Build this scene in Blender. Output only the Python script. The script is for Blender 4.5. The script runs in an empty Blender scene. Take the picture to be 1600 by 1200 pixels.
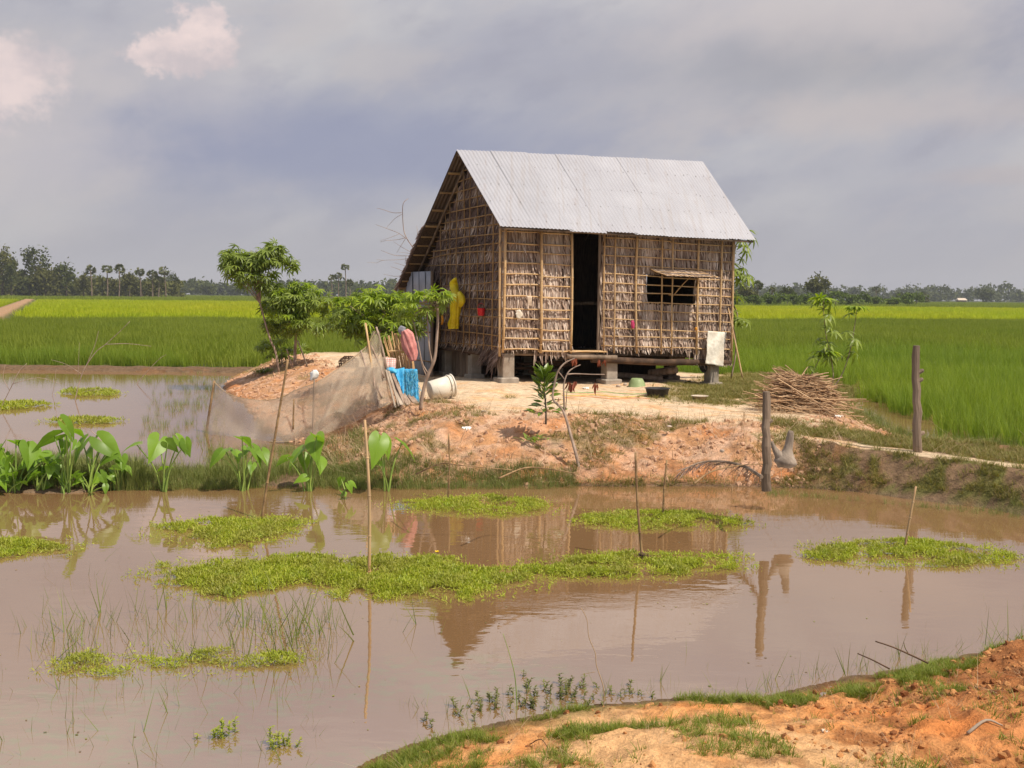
import bpy, math, random
import numpy as np
from mathutils import Vector, Matrix, Euler

random.seed(7)
RNG = np.random.default_rng(11)
SC = bpy.context.scene
COL = SC.collection

# ------------------------------------------------------------------ camera, sky, sun, exposure
EYE = 2.45                     # eye height above the water
F = 1650.0                     # focal length in photo pixels (1600 wide)
HOR = 461.0
PITCH = math.atan((600.0 - HOR) / F)
ROLL = math.radians(0.50)
_cp, _sp = math.cos(PITCH), math.sin(PITCH)
_r0 = Vector((1, 0, 0)); _u0 = Vector((0, _sp, _cp)); _f0 = Vector((0, _cp, -_sp))
CR = _r0 * math.cos(ROLL) + _u0 * math.sin(ROLL)
CU = _u0 * math.cos(ROLL) - _r0 * math.sin(ROLL)
CF = _f0
cam_d = bpy.data.cameras.new('camera')
cam = bpy.data.objects.new('camera', cam_d); COL.objects.link(cam)
cam_d.sensor_width = 36.0; cam_d.lens = F / 1600.0 * 36.0
cam_d.clip_start = 0.1; cam_d.clip_end = 6000
cam.matrix_world = Matrix(((CR.x, CU.x, -CF.x, 0), (CR.y, CU.y, -CF.y, 0), (CR.z, CU.z, -CF.z, EYE), (0, 0, 0, 1)))
SC.camera = cam

SUN_EL = math.radians(57)
SUN_AZ = math.atan2(0.80, -0.60)          # compass-like angle from +Y towards +X of the direction TO the sun
sdir = Vector((math.sin(SUN_AZ) * math.cos(SUN_EL), math.cos(SUN_AZ) * math.cos(SUN_EL), math.sin(SUN_EL)))
sun_d = bpy.data.lights.new('sun', 'SUN'); sun_d.energy = 5.0; sun_d.angle = math.radians(0.6); sun_d.color = (1.0, 0.91, 0.765)
sun = bpy.data.objects.new('sun', sun_d); COL.objects.link(sun)
sun.rotation_euler = sdir.to_track_quat('Z', 'Y').to_euler(); sun.location = (20, -20, 30)

SC.view_settings.view_transform = 'Standard'; SC.view_settings.look = 'None'
SC.view_settings.exposure = 0.02; SC.view_settings.gamma = 1.0; SC.view_settings.use_curve_mapping = False
SC.cycles.max_bounces = 7; SC.cycles.diffuse_bounces = 3; SC.cycles.glossy_bounces = 3
SC.cycles.transparent_max_bounces = 16; SC.cycles.volume_bounces = 0; SC.cycles.transmission_bounces = 3
SC.cycles.use_denoising = True
SC.cycles.volume_step_rate = 4

class NT:
    """small node-tree helper"""
    def __init__(s, tree): s.t = tree; s.n = tree.nodes; s.l = tree.links
    def node(s, typ, inputs=None, **props):
        n = s.n.new(typ)
        for k, v in props.items(): setattr(n, k, v)
        for k, v in (inputs or {}).items():
            sock = n.inputs[k]
            if hasattr(v, 'is_output') or isinstance(v, bpy.types.NodeSocket): s.l.new(v, sock)
            else:
                if hasattr(sock.default_value, '__len__') and len(sock.default_value) == 4 and len(v) == 3: v = (*v, 1)
                sock.default_value = v
        return n
    def math(s, op, a, b=0.0, c=None, clamp=False):
        n = s.n.new('ShaderNodeMath'); n.operation = op; n.use_clamp = clamp
        for i, v in enumerate((a, b, c)):
            if v is None: continue
            if isinstance(v, bpy.types.NodeSocket): s.l.new(v, n.inputs[i])
            else: n.inputs[i].default_value = v
        return n.outputs[0]
    def mix(s, fac, a, b, blend='MIX'):
        n = s.n.new('ShaderNodeMix'); n.data_type = 'RGBA'; n.blend_type = blend
        for i, v in ((0, fac), (6, a), (7, b)):
            if isinstance(v, bpy.types.NodeSocket): s.l.new(v, n.inputs[i])
            elif i == 0: n.inputs[i].default_value = v
            else: n.inputs[i].default_value = (*v, 1) if len(v) == 3 else v
        return n.outputs[2]
    def noise(s, vec, scale, detail=3, rough=0.55, w=None):
        n = s.n.new('ShaderNodeTexNoise'); n.inputs['Scale'].default_value = scale
        n.inputs['Detail'].default_value = detail; n.inputs['Roughness'].default_value = rough
        if vec is not None: s.l.new(vec, n.inputs['Vector'])
        return n.outputs[0]
    def ramp(s, fac, stops, interp='LINEAR'):
        n = s.n.new('ShaderNodeValToRGB'); n.color_ramp.interpolation = interp
        el = n.color_ramp.elements
        while len(el) > 1: el.remove(el[-1])
        el[0].position = stops[0][0]; el[0].color = (*stops[0][1], 1)
        for p, c in stops[1:]:
            e = el.new(p); e.color = (*c, 1)
        s.l.new(fac, n.inputs[0]); return n.outputs[0]
    def maprange(s, v, a, b, c=0.0, d=1.0, smooth=True):
        n = s.n.new('ShaderNodeMapRange'); n.interpolation_type = 'SMOOTHSTEP' if smooth else 'LINEAR'
        s.l.new(v, n.inputs[0])
        for i, x in enumerate((a, b, c, d)): n.inputs[i + 1].default_value = x
        return n.outputs[0]

def ray(px, py):
    d = CF + CR * ((px - 800) / F) + CU * ((600 - py) / F)
    return d
world = bpy.data.worlds.new('World'); SC.world = world; world.use_nodes = True
wt = NT(world.node_tree)
for n in list(wt.n): wt.n.remove(n)
WSTR = 0.10
sky = wt.node('ShaderNodeTexSky', sky_type='NISHITA', sun_disc=False, sun_elevation=SUN_EL, sun_rotation=SUN_AZ, air_density=1.0, dust_density=1.5)
tc = wt.node('ShaderNodeTexCoord')
sep = wt.node('ShaderNodeSeparateXYZ', {0: tc.outputs['Generated']})
az = wt.math('ARCTAN2', sep.outputs[0], sep.outputs[1])
elv = wt.math('ARCSINE', sep.outputs[2])
def wvec(a, b, off=0.0):
    c = wt.node('ShaderNodeCombineXYZ', {0: wt.math('MULTIPLY', az, a), 1: wt.math('MULTIPLY', elv, b), 2: off})
    return c.outputs[0]
def wrot(a, b, off, sh):
    u_ = wt.math('ADD', az, wt.math('MULTIPLY', elv, sh)); c = wt.node('ShaderNodeCombineXYZ', {0: wt.math('MULTIPLY', u_, a), 1: wt.math('MULTIPLY', wt.math('SUBTRACT', elv, wt.math('MULTIPLY', az, .10)), b), 2: off}); return c.outputs[0]
n_big = wt.noise(wrot(3.0, 5.6, 1.3, -.6), 1.5, 7, 0.52)
n_mid = wt.noise(wrot(4.0, 6.6, 4.1, -.5), 2.3, 9, 0.58)
n_fine = wt.noise(wvec(1.0, 1.2, 9.7), 20.0, 9, 0.62)
n_fine2 = wt.noise(wvec(1.0, 1.3, 17.7), 13.0, 6, 0.6)
def blob(px, py, rx, ry, soft0, soft1, dist=0.0, src=None):
    """soft ellipse in azimuth / elevation; 1 inside, 0 outside"""
    d_ = ray(px, py); a0 = math.atan2(d_.x, d_.y); e0 = math.asin(d_.z / d_.length)
    dx = wt.math('MULTIPLY', wt.math('SUBTRACT', az, a0), F / rx)
    dy = wt.math('MULTIPLY', wt.math('SUBTRACT', elv, e0), F / ry)
    d = wt.math('SQRT', wt.math('ADD', wt.math('MULTIPLY', dx, dx), wt.math('MULTIPLY', dy, dy)))
    if dist: d = wt.math('ADD', d, wt.math('MULTIPLY', wt.math('SUBTRACT', src or n_fine, 0.5), dist))
    return wt.maprange(d, soft0, soft1, 1.0, 0.0)
cl = wt.ramp(n_big, [(0.32, (0.40, 0.405, 0.485)), (0.5, (0.475, 0.475, 0.525)), (0.66, (0.59, 0.58, 0.59))])
cl = wt.mix(wt.math('MULTIPLY', wt.maprange(n_mid, 0.47, 0.66), 0.45), cl, (0.57, 0.535, 0.535))
cl = wt.mix(wt.math('MULTIPLY', wt.maprange(n_mid, 0.46, 0.34), 0.35), cl, (0.36, 0.36, 0.43))
cl = wt.mix(wt.math('MULTIPLY', blob(560, 235, 540, 95, 0.2, 1.3, 1.1, n_mid), 0.85), cl, (0.30, 0.325, 0.46))
cl = wt.mix(wt.math('MULTIPLY', blob(950, 130, 260, 110, 0.1, 1.4, 0.9, n_mid), 0.4), cl, (0.38, 0.385, 0.47))
cl = wt.mix(wt.math('MULTIPLY', blob(1300, 95, 330, 90, 0.1, 1.3, 1.4, n_mid), 0.55), cl, (0.37, 0.365, 0.395))
cl = wt.mix(wt.math('MULTIPLY', blob(1420, 175, 320, 34, 0.1, 1.4, 2.0, n_fine2), 0.7), cl, (0.57, 0.52, 0.52))
cl = wt.mix(wt.math('MULTIPLY', blob(1280, 20, 330, 60, 0.1, 1.3, 1.6, n_fine2), 0.65), cl, (0.62, 0.57, 0.57))
cl = wt.mix(wt.math('MULTIPLY', blob(1560, 275, 130, 16, 0.1, 1.3, 1.6, n_fine2), 0.4), cl, (0.52, 0.45, 0.45))
cl = wt.mix(wt.math('MULTIPLY', blob(60, 220, 170, 160, 0.1, 1.3, 1.6, n_fine2), 0.6), cl, (0.60, 0.56, 0.575))
haze_lo = wt.maprange(elv, 0.0, 0.13, 0.75, 0.0)
cl = wt.mix(haze_lo, cl, (0.425, 0.425, 0.47))
shade = wt.maprange(n_fine2, 0.35, 0.65)
puffc = wt.mix(shade, (0.62, 0.55, 0.57), (0.95, 0.78, 0.74))
cl = wt.mix(wt.math('MULTIPLY', blob(10, 120, 95, 85, 0.3, 1.0, 2.8), 0.7), cl, puffc)
cl = wt.mix(wt.math('MULTIPLY', blob(300, 110, 170, 110, 0.1, 1.2, 1.6, n_fine2), 0.35), cl, (0.60, 0.56, 0.58))
p1 = wt.math('MAXIMUM', blob(275, 82, 88, 40, 0.6, 0.88, 2.2), blob(318, 52, 66, 58, 0.62, 0.9, 2.2))
cl = wt.mix(wt.math('MULTIPLY', p1, 0.85), cl, puffc)
lift = wt.maprange(elv, 0.20, 0.50, 1.0, 1.45)      # the cloud thins and brightens overhead, as its mirror image in the pond shows
cl = wt.node('ShaderNodeVectorMath', {0: cl, 1: wt.node('ShaderNodeCombineXYZ', {0: lift, 1: wt.math('MULTIPLY', lift, .98), 2: wt.math('MULTIPLY', lift, .965)}).outputs[0]}, operation='MULTIPLY').outputs[0]
below = wt.maprange(elv, -0.02, 0.0, 0.0, 1.0)
cl = wt.mix(below, (0.20, 0.19, 0.14), cl)
cloud10 = wt.node('ShaderNodeVectorMath', {0: cl, 1: (1 / WSTR,) * 3}, operation='MULTIPLY').outputs[0]
# the cloud bank stands ahead; behind the camera it is thinned to cut the fill in shade
frac = wt.maprange(sep.outputs[1], -0.35, 0.25, 0.40, 0.95)
skymix = wt.mix(frac, sky.outputs[0], cloud10)
bg = wt.node('ShaderNodeBackground', {'Color': skymix, 'Strength': WSTR})
wt.node('ShaderNodeOutputWorld', {'Surface': bg.outputs[0]})

# ------------------------------------------------------------------ coordinates
def P(px, py, Y):
    """world point on the sight line of a photo pixel at forward distance Y"""
    d = ray(px, py); t = Y / d.y
    return Vector((d.x * t, Y, EYE + d.z * t))
def G(px, py, z=0.0):
    d = ray(px, py); t = (z - EYE) / d.z
    return Vector((d.x * t, d.y * t, z))

# ------------------------------------------------------------------ mesh accumulation
class Acc:
    def __init__(s): s.v = []; s.f = {}; s.n = 0
    def add(s, V, Fs):
        V = np.asarray(V, float).reshape(-1, 3); s.v.append(V)
        Fs = np.asarray(Fs, int)
        if Fs.size: s.f.setdefault(Fs.shape[1], []).append(Fs + s.n)
        s.n += len(V)
    def addmany(s, V, Fs, M, T):
        """V (k,3) template; M (N,3,3); T (N,3)"""
        N = len(T)
        if N == 0: return
        W = np.einsum('nij,kj->nki', M, V) + T[:, None, :]
        k = len(V)
        FF = (Fs[None] + (np.arange(N) * k)[:, None, None]).reshape(-1, Fs.shape[1])
        s.add(W.reshape(-1, 3), FF)
    def tube(s, pts, rad, sides=6, cap=True, jit=0.0):
        pts = [Vector(p) for p in pts]; n = len(pts)
        if not hasattr(rad, '__len__'): rad = [rad] * n
        V = []; up = None
        for i, p in enumerate(pts):
            t = (pts[min(i + 1, n - 1)] - pts[max(i - 1, 0)]).normalized()
            if up is None:
                up = Vector((0, 0, 1)) if abs(t.z) < 0.9 else Vector((1, 0, 0))
            a = t.cross(up).normalized(); b = a.cross(t).normalized(); up = b
            for k in range(sides):
                an = 2 * math.pi * k / sides; r = rad[i] * (1 + jit * (random.random() - 0.5))
                V.append(p + a * (math.cos(an) * r) + b * (math.sin(an) * r))
        q = [(i * sides + k, i * sides + (k + 1) % sides, (i + 1) * sides + (k + 1) % sides, (i + 1) * sides + k) for i in range(n - 1) for k in range(sides)]
        base = s.n; s.add([tuple(v) for v in V], q)
        if cap:
            s.f.setdefault(sides, []).append(np.array([[base + k for k in range(sides)][::-1], [base + (n - 1) * sides + k for k in range(sides)]]))
    def box(s, c, size, R=None, jit=0.0):
        V = []
        for dx in (-.5, .5):
            for dy in (-.5, .5):
                for dz in (-.5, .5):
                    p = Vector((dx * size[0], dy * size[1], dz * size[2]))
                    if jit: p += Vector([(random.random() - .5) * jit for _ in range(3)])
                    if R is not None: p = R @ p
                    V.append(tuple(Vector(c) + p))
        s.add(V, [(0, 1, 3, 2), (4, 6, 7, 5), (0, 4, 5, 1), (2, 3, 7, 6), (0, 2, 6, 4), (1, 5, 7, 3)])
    def lathe(s, prof, sides=20, M=None):
        """prof [(r,z)...]"""
        V = []
        for r, z in prof:
            for k in range(sides):
                an = 2 * math.pi * k / sides
                p = Vector((r * math.cos(an), r * math.sin(an), z)); V.append(tuple(M @ p) if M is not None else tuple(p))
        n = len(prof)
        s.add(V, [(i * sides + k, i * sides + (k + 1) % sides, (i + 1) * sides + (k + 1) % sides, (i + 1) * sides + k) for i in range(n - 1) for k in range(sides)])
    def grid(s, fn, nu, nv):
        V = [tuple(fn(i / (nu - 1), j / (nv - 1))) for j in range(nv) for i in range(nu)]
        s.add(V, [(j * nu + i, j * nu + i + 1, (j + 1) * nu + i + 1, (j + 1) * nu + i) for j in range(nv - 1) for i in range(nu - 1)])
    def build(s, name, mat=None, parent=None, smooth=False, label=None, kind=None, solid=0.0):
        me = bpy.data.meshes.new(name)
        V = np.concatenate(s.v) if s.v else np.zeros((0, 3))
        origin = None
        me.vertices.add(len(V)); me.vertices.foreach_set('co', V.ravel())
        loops = []; sizes = []
        for k, arrs in s.f.items():
            A = np.concatenate(arrs); loops.append(A.ravel()); sizes.append(np.full(len(A), k))
        loops = np.concatenate(loops); sizes = np.concatenate(sizes)
        me.loops.add(len(loops)); me.loops.foreach_set('vertex_index', loops.astype(np.int32))
        me.polygons.add(len(sizes)); st = np.concatenate([[0], np.cumsum(sizes)[:-1]])
        me.polygons.foreach_set('loop_start', st.astype(np.int32)); me.polygons.foreach_set('loop_total', sizes.astype(np.int32))
        me.polygons.foreach_set('use_smooth', np.full(len(sizes), smooth))
        me.update(calc_edges=True); me.validate()
        if mat: me.materials.append(mat)
        o = bpy.data.objects.new(name, me); COL.objects.link(o)
        if parent is not None:
            o.parent = parent; o.matrix_parent_inverse = Matrix.Translation(-parent.location) if parent.type == 'EMPTY' or True else Matrix()
        if label: o['label'] = label
        if kind: o['kind'] = kind
        if solid:
            m = o.modifiers.new('solid', 'SOLIDIFY'); m.thickness = solid; m.offset = 0
        return o

def thing(name, label, cat, loc=(0, 0, 0), group=None):
    o = bpy.data.objects.new(name, None); COL.objects.link(o); o.location = loc
    o.empty_display_size = 0.2
    o['label'] = label; o['category'] = cat
    if group: o['group'] = group
    return o
def tag(o, label, cat, group=None, kind=None):
    o['label'] = label; o['category'] = cat
    if group: o['group'] = group
    if kind: o['kind'] = kind
    return o
def copy_tree(src, loc, label=None, rz=0.0, scale=1.0, group=None):
    """a copy of a thing and its parts and sub-parts"""
    def rec(o, par):
        c = o.copy(); COL.objects.link(c); c.parent = par
        if par is not None: c.matrix_parent_inverse = o.matrix_parent_inverse.copy()
        for ch in o.children: rec(ch, c)
        return c
    r = rec(src, None); r.location = loc; r.rotation_euler = (0, 0, rz); r.scale = (scale,) * 3 if not hasattr(scale, '__len__') else scale
    if label: r['label'] = label
    if group: r['group'] = group
    return r

# ------------------------------------------------------------------ numpy noise
_perm = RNG.permutation(4096)
_val = RNG.random(4096)
def _h(ix, iy, s): return _val[_perm[(ix * 73 + _perm[(iy * 131 + s * 17) & 4095]) & 4095]]
def vnoise(x, y, s=0):
    ix = np.floor(x).astype(int); iy = np.floor(y).astype(int); fx = x - ix; fy = y - iy
    fx = fx * fx * (3 - 2 * fx); fy = fy * fy * (3 - 2 * fy)
    a = _h(ix, iy, s); b = _h(ix + 1, iy, s); c = _h(ix, iy + 1, s); d = _h(ix + 1, iy + 1, s)
    return a + (b - a) * fx + (c - a) * fy + (a - b - c + d) * fx * fy
def fbm(x, y, o=4, s=0, g=0.5):
    t = 0; a = 1; n = 0
    for k in range(o):
        t = t + a * vnoise(x * 2 ** k + 7.3 * k, y * 2 ** k - 3.1 * k, s + k); n += a; a *= g
    return t / n
def sm(x, a=0.0, b=1.0):
    t = np.clip((x - a) / (b - a), 0, 1); return t * t * (3 - 2 * t)
def sdist(x, y, poly):
    """signed distance to polygon, positive inside"""
    d = np.full(x.shape, 1e9); ins = np.zeros(x.shape, bool); n = len(poly)
    for i in range(n):
        x0, y0 = poly[i]; x1, y1 = poly[(i + 1) % n]
        ex, ey = x1 - x0, y1 - y0; L = ex * ex + ey * ey + 1e-12
        t = np.clip(((x - x0) * ex + (y - y0) * ey) / L, 0, 1)
        d = np.minimum(d, np.hypot(x - x0 - t * ex, y - y0 - t * ey))
        c = ((y0 > y) != (y1 > y))
        with np.errstate(divide='ignore', invalid='ignore'):
            xi = (x1 - x0) * (y - y0) / (y1 - y0 + 1e-15) + x0
        ins ^= c & (x < xi)
    return np.where(ins, d, -d)
# ------------------------------------------------------------------ materials
def newmat(name):
    m = bpy.data.materials.new(name); m.use_nodes = True
    for n in list(m.node_tree.nodes): m.node_tree.nodes.remove(n)
    return m, NT(m.node_tree)
def out(t, sh, disp=None):
    t.node('ShaderNodeOutputMaterial', {'Surface': sh})
def bumped(t, h, strength=0.5, dist=0.01):
    return t.node('ShaderNodeBump', {'Height': h, 'Strength': strength, 'Distance': dist}).outputs[0]
def m_plain(name, c0, c1, scale=8.0, rough=0.8, bump=0.3, bdist=0.01, stretch=(1, 1, 1), island=0.0, metal=0.0, spec=0.3, detail=5, dirt=None, c2=None):
    """two-tone noisy surface; island adds per-piece variation"""
    m, t = newmat(name)
    co = t.node('ShaderNodeTexCoord').outputs['Object']
    mp = t.node('ShaderNodeMapping', {'Vector': co, 'Scale': stretch}).outputs[0]
    n = t.noise(mp, scale, detail)
    f = t.maprange(n, 0.3, 0.7)
    if island:
        isl = t.node('ShaderNodeNewGeometry').outputs['Random Per Island']
        isl = t.math('FRACT', t.math('ADD', isl, t.node('ShaderNodeObjectInfo').outputs['Random']))
        f = t.math('ADD', t.math('MULTIPLY', f, 1 - island), t.math('MULTIPLY', isl, island))
    stops = [(0.0, c0), (1.0, c1)] if c2 is None else [(0.0, c0), (0.5, c1), (1.0, c2)]
    c = t.ramp(f, stops)
    if dirt:
        n2 = t.noise(co, scale * 0.23, 4)
        c = t.mix(t.math('MULTIPLY', t.maprange(n2, 0.5, 0.72), 0.7), c, dirt)
    b = t.node('ShaderNodeBsdfPrincipled', {'Base Color': c, 'Roughness': rough, 'Metallic': metal, 'Specular IOR Level': spec})
    if bump: t.l.new(bumped(t, t.noise(mp, scale * 2.5, 5), bump, bdist), b.inputs['Normal'])
    out(t, b.outputs[0]); return m
def m_leaf(name, cols, trans=0.35, rough=0.5, island=True, objrand=False, spec=0.35, tw=(1.25, 1.35, 0.6), patch=None):
    m, t = newmat(name)
    g = t.node('ShaderNodeNewGeometry').outputs['Random Per Island']
    if objrand:
        o = t.node('ShaderNodeObjectInfo').outputs['Random']
        g = t.math('FRACT', t.math('ADD', g, o))
    k = len(cols) - 1
    c = t.ramp(g, [(i / k, cc) for i, cc in enumerate(cols)])
    co = t.node('ShaderNodeTexCoord').outputs['Object']
    c = t.mix(t.math('MULTIPLY', t.maprange(t.noise(co, 2.3, 2), 0.35, 0.7), 0.35), c, cols[0])
    if patch:      # uneven growth over the field
        wp = t.node('ShaderNodeNewGeometry').outputs['Position']; mp_ = t.node('ShaderNodeMapping', {'Vector': wp, 'Scale': (1.0, .55, 0.0)}).outputs[0]
        c = t.mix(t.math('MULTIPLY', t.maprange(t.noise(mp_, patch[0], 6, .6), .42, .64), patch[1]), c, patch[2])
        c = t.mix(t.math('MULTIPLY', t.maprange(t.noise(mp_, patch[0] * 3.3, 4, .6), .48, .34), patch[1] * .7), c, patch[3])
    b = t.node('ShaderNodeBsdfPrincipled', {'Base Color': c, 'Roughness': rough, 'Specular IOR Level': spec})
    tc_ = t.node('ShaderNodeVectorMath', {0: c, 1: tw}, operation='MULTIPLY').outputs[0]
    tr = t.node('ShaderNodeBsdfTranslucent', {'Color': tc_})
    mx = t.node('ShaderNodeMixShader', {0: trans, 1: b.outputs[0], 2: tr.outputs[0]})
    out(t, mx.outputs[0]); return m

MAT = {}
MAT['bamboo'] = m_plain('bamboo', (0.36, 0.20, 0.09), (0.60, 0.39, 0.19), 3.0, 0.55, 0.2, 0.004, island=0.35, c2=(0.52, 0.37, 0.22), dirt=(0.30, 0.21, 0.13))
MAT['bamboo_grey'] = m_plain('bamboo_weathered', (0.20, 0.115, 0.05), (0.42, 0.26, 0.11), 4.0, 0.7, 0.2, 0.004, island=0.4)
MAT['thatch'] = m_leaf('thatch', [(0.11, 0.07, 0.055), (0.47, 0.34, 0.265), (0.75, 0.60, 0.50), (0.28, 0.18, 0.13), (0.82, 0.69, 0.59), (0.51, 0.365, 0.275), (0.16, 0.105, 0.085)], 0.12, 0.75, tw=(1.1, 1.0, 0.8), spec=0.15)
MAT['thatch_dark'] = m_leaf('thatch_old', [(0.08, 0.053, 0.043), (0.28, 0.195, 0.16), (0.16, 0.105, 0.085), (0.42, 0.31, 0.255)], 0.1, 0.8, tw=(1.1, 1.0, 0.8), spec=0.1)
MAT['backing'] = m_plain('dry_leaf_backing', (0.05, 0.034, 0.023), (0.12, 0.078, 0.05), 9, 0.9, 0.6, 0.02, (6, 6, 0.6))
MAT['concrete'] = m_plain('concrete', (0.26, 0.22, 0.18), (0.40, 0.345, 0.285), 6, 0.9, 0.4, 0.01, dirt=(0.22, 0.15, 0.10))
MAT['wood'] = m_plain('weathered_wood', (0.12, 0.085, 0.06), (0.30, 0.22, 0.16), 5, 0.85, 0.6, 0.012, (1, 1, 0.15))
MAT['wood_dark'] = m_plain('dark_wood', (0.05, 0.03, 0.02), (0.13, 0.075, 0.045), 5, 0.85, 0.5, 0.01)
MAT['wood_pale'] = m_plain('pale_grey_wood', (0.28, 0.22, 0.17), (0.50, 0.41, 0.32), 4, 0.85, 0.7, 0.015, (1, 1, 0.2), dirt=(0.18, 0.13, 0.09))
MAT['wood_grey'] = m_plain('grey_stump_wood', (0.17, 0.13, 0.10), (0.36, 0.29, 0.23), 6, 0.9, 0.9, 0.02, (1, 1, 0.3), dirt=(0.13, 0.09, 0.065))
MAT['bark'] = m_plain('bark_pale', (0.22, 0.15, 0.11), (0.42, 0.31, 0.24), 12, 0.85, 0.6, 0.01, (1, 1, 0.4))
MAT['bark_dark'] = m_plain('bark_dark', (0.07, 0.05, 0.035), (0.18, 0.135, 0.10), 3, 0.9, 0.5, 0.02)
MAT['stick'] = m_plain('stick', (0.15, 0.085, 0.04), (0.36, 0.23, 0.11), 9, 0.75, 0.4, 0.004)
MAT['straw'] = m_leaf('dry_straw', [(0.30, 0.19, 0.10), (0.52, 0.38, 0.23), (0.22, 0.14, 0.08), (0.60, 0.45, 0.28)], 0.1, 0.7, tw=(1, 1, 0.8), objrand=True)
MAT['firewood'] = m_leaf('dry_branches', [(0.28, 0.16, 0.085), (0.55, 0.36, 0.20), (0.20, 0.115, 0.065), (0.66, 0.46, 0.28), (0.40, 0.24, 0.13)], 0.0, 0.8, tw=(1, 1, 0.8), objrand=True)
MAT['cassava'] = m_leaf('cassava_leaf', [(0.13, 0.18, 0.026), (0.22, 0.29, 0.04), (0.17, 0.22, 0.05), (0.29, 0.36, 0.05)], 0.35, 0.45)
MAT['cassava_bright'] = m_leaf('young_cassava_leaf', [(0.22, 0.32, 0.018), (0.32, 0.42, 0.022), (0.17, 0.26, 0.02), (0.38, 0.46, 0.03)], 0.42, 0.45)
MAT['mango'] = m_leaf('glossy_leaf', [(0.08, 0.14, 0.016), (0.19, 0.27, 0.025), (0.12, 0.18, 0.02), (0.32, 0.40, 0.05)], 0.25, 0.3, spec=0.5)
MAT['taro'] = m_leaf('taro_leaf', [(0.13, 0.23, 0.022), (0.22, 0.36, 0.032), (0.17, 0.29, 0.028)], 0.4, 0.4, objrand=True)
MAT['taro_stalk'] = m_plain('taro_stalk', (0.14, 0.22, 0.04), (0.28, 0.36, 0.07), 5, 0.45, 0)
MAT['grass'] = m_leaf('grass_blade', [(0.13, 0.17, 0.018), (0.21, 0.26, 0.03), (0.16, 0.205, 0.024), (0.30, 0.27, 0.06)], 0.35, 0.6, objrand=True)
MAT['grass_dull'] = m_leaf('dull_grass_blade', [(0.15, 0.15, 0.03), (0.23, 0.21, 0.05), (0.32, 0.23, 0.10), (0.12, 0.145, 0.025)], 0.25, 0.7, objrand=True)
MAT['reed'] = m_leaf('reed_blade', [(0.11, 0.14, 0.03), (0.17, 0.20, 0.04), (0.24, 0.23, 0.07)], 0.2, 0.6, objrand=True)
MAT['rice'] = m_leaf('rice_blade', [(0.135, 0.20, 0.022), (0.205, 0.285, 0.032), (0.17, 0.24, 0.026), (0.285, 0.34, 0.045)], 0.42, 0.6, objrand=True, spec=0.2, patch=(.16, .45, (0.27, 0.33, 0.03), (0.13, 0.22, 0.012)))
MAT['rice_olive'] = m_leaf('olive_rice_blade', [(0.155, 0.195, 0.022), (0.215, 0.26, 0.032), (0.18, 0.225, 0.026), (0.28, 0.31, 0.045)], 0.38, 0.65, objrand=True, spec=0.15, patch=(.07, .5, (0.24, 0.28, 0.04), (0.11, 0.17, 0.02)))
MAT['rice_yellow'] = m_leaf('ripening_rice_blade', [(0.30, 0.37, 0.015), (0.42, 0.48, 0.02), (0.36, 0.42, 0.015), (0.48, 0.49, 0.03)], 0.42, 0.65, objrand=True, spec=0.15, patch=(.035, .55, (0.50, 0.45, 0.03), (0.22, 0.31, 0.015)))
MAT['weed'] = m_leaf('water_weed', [(0.26, 0.31, 0.02), (0.38, 0.43, 0.03), (0.31, 0.36, 0.024), (0.46, 0.45, 0.06), (0.20, 0.22, 0.025)], 0.35, 0.5, patch=(2.2, .45, (0.28, 0.24, 0.07), (0.19, 0.30, 0.025)))
MAT['tree_far'] = m_leaf('far_tree_leaf', [(0.05, 0.068, 0.02), (0.085, 0.10, 0.028), (0.115, 0.125, 0.032)], 0.2, 0.8, spec=0.1)
MAT['tree_far2'] = m_leaf('far_tree_leaf_olive', [(0.085, 0.09, 0.025), (0.14, 0.14, 0.04), (0.11, 0.11, 0.03)], 0.2, 0.8, spec=0.1)
MAT['tree_far3'] = m_leaf('far_shrub_leaf', [(0.09, 0.13, 0.025), (0.14, 0.19, 0.035), (0.07, 0.10, 0.02)], 0.25, 0.8, spec=0.1)
MAT['palm_far'] = m_leaf('palm_leaf', [(0.06, 0.075, 0.025), (0.11, 0.125, 0.04), (0.19, 0.17, 0.07)], 0.15, 0.7, spec=0.2)

def m_ground():
    m, t = newmat('ground_soil')
    at = t.node('ShaderNodeAttribute', attribute_name='soil').outputs['Color']
    co = t.node('ShaderNodeNewGeometry').outputs['Position']
    n1 = t.noise(co, 9.0, 8, 0.62); n2 = t.noise(co, 60.0, 4, 0.6); n3 = t.noise(co, 1.9, 4)
    k = t.math('ADD', t.maprange(n1, 0.25, 0.75, 0.68, 1.22), t.maprange(n2, 0.3, 0.7, -0.16, 0.14))
    c = t.node('ShaderNodeVectorMath', {0: at, 1: t.node('ShaderNodeCombineXYZ', {0: k, 1: k, 2: k}).outputs[0]}, operation='MULTIPLY').outputs[0]
    warm = t.node('ShaderNodeVectorMath', {0: c, 1: (1.06, 0.88, 0.72)}, operation='MULTIPLY').outputs[0]
    c = t.mix(t.maprange(n3, 0.48, 0.68), c, warm)
    vor = t.node('ShaderNodeTexVoronoi', {'Vector': co, 'Scale': 45.0, 'Randomness': 1.0}, feature='F1')
    spk = t.math('LESS_THAN', vor.outputs['Distance'], 0.16)
    spk = t.math('MULTIPLY', spk, t.maprange(n1, 0.5, 0.6, 0.0, 0.55))
    c = t.mix(spk, c, (0.10, 0.06, 0.035))
    b = t.node('ShaderNodeBsdfPrincipled', {'Base Color': c, 'Roughness': 0.93, 'Specular IOR Level': 0.12})
    hh = t.math('ADD', n1, t.math('MULTIPLY', n2, 0.45))
    t.l.new(bumped(t, hh, 0.8, 0.045), b.inputs['Normal'])
    out(t, b.outputs[0]); return m
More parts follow.
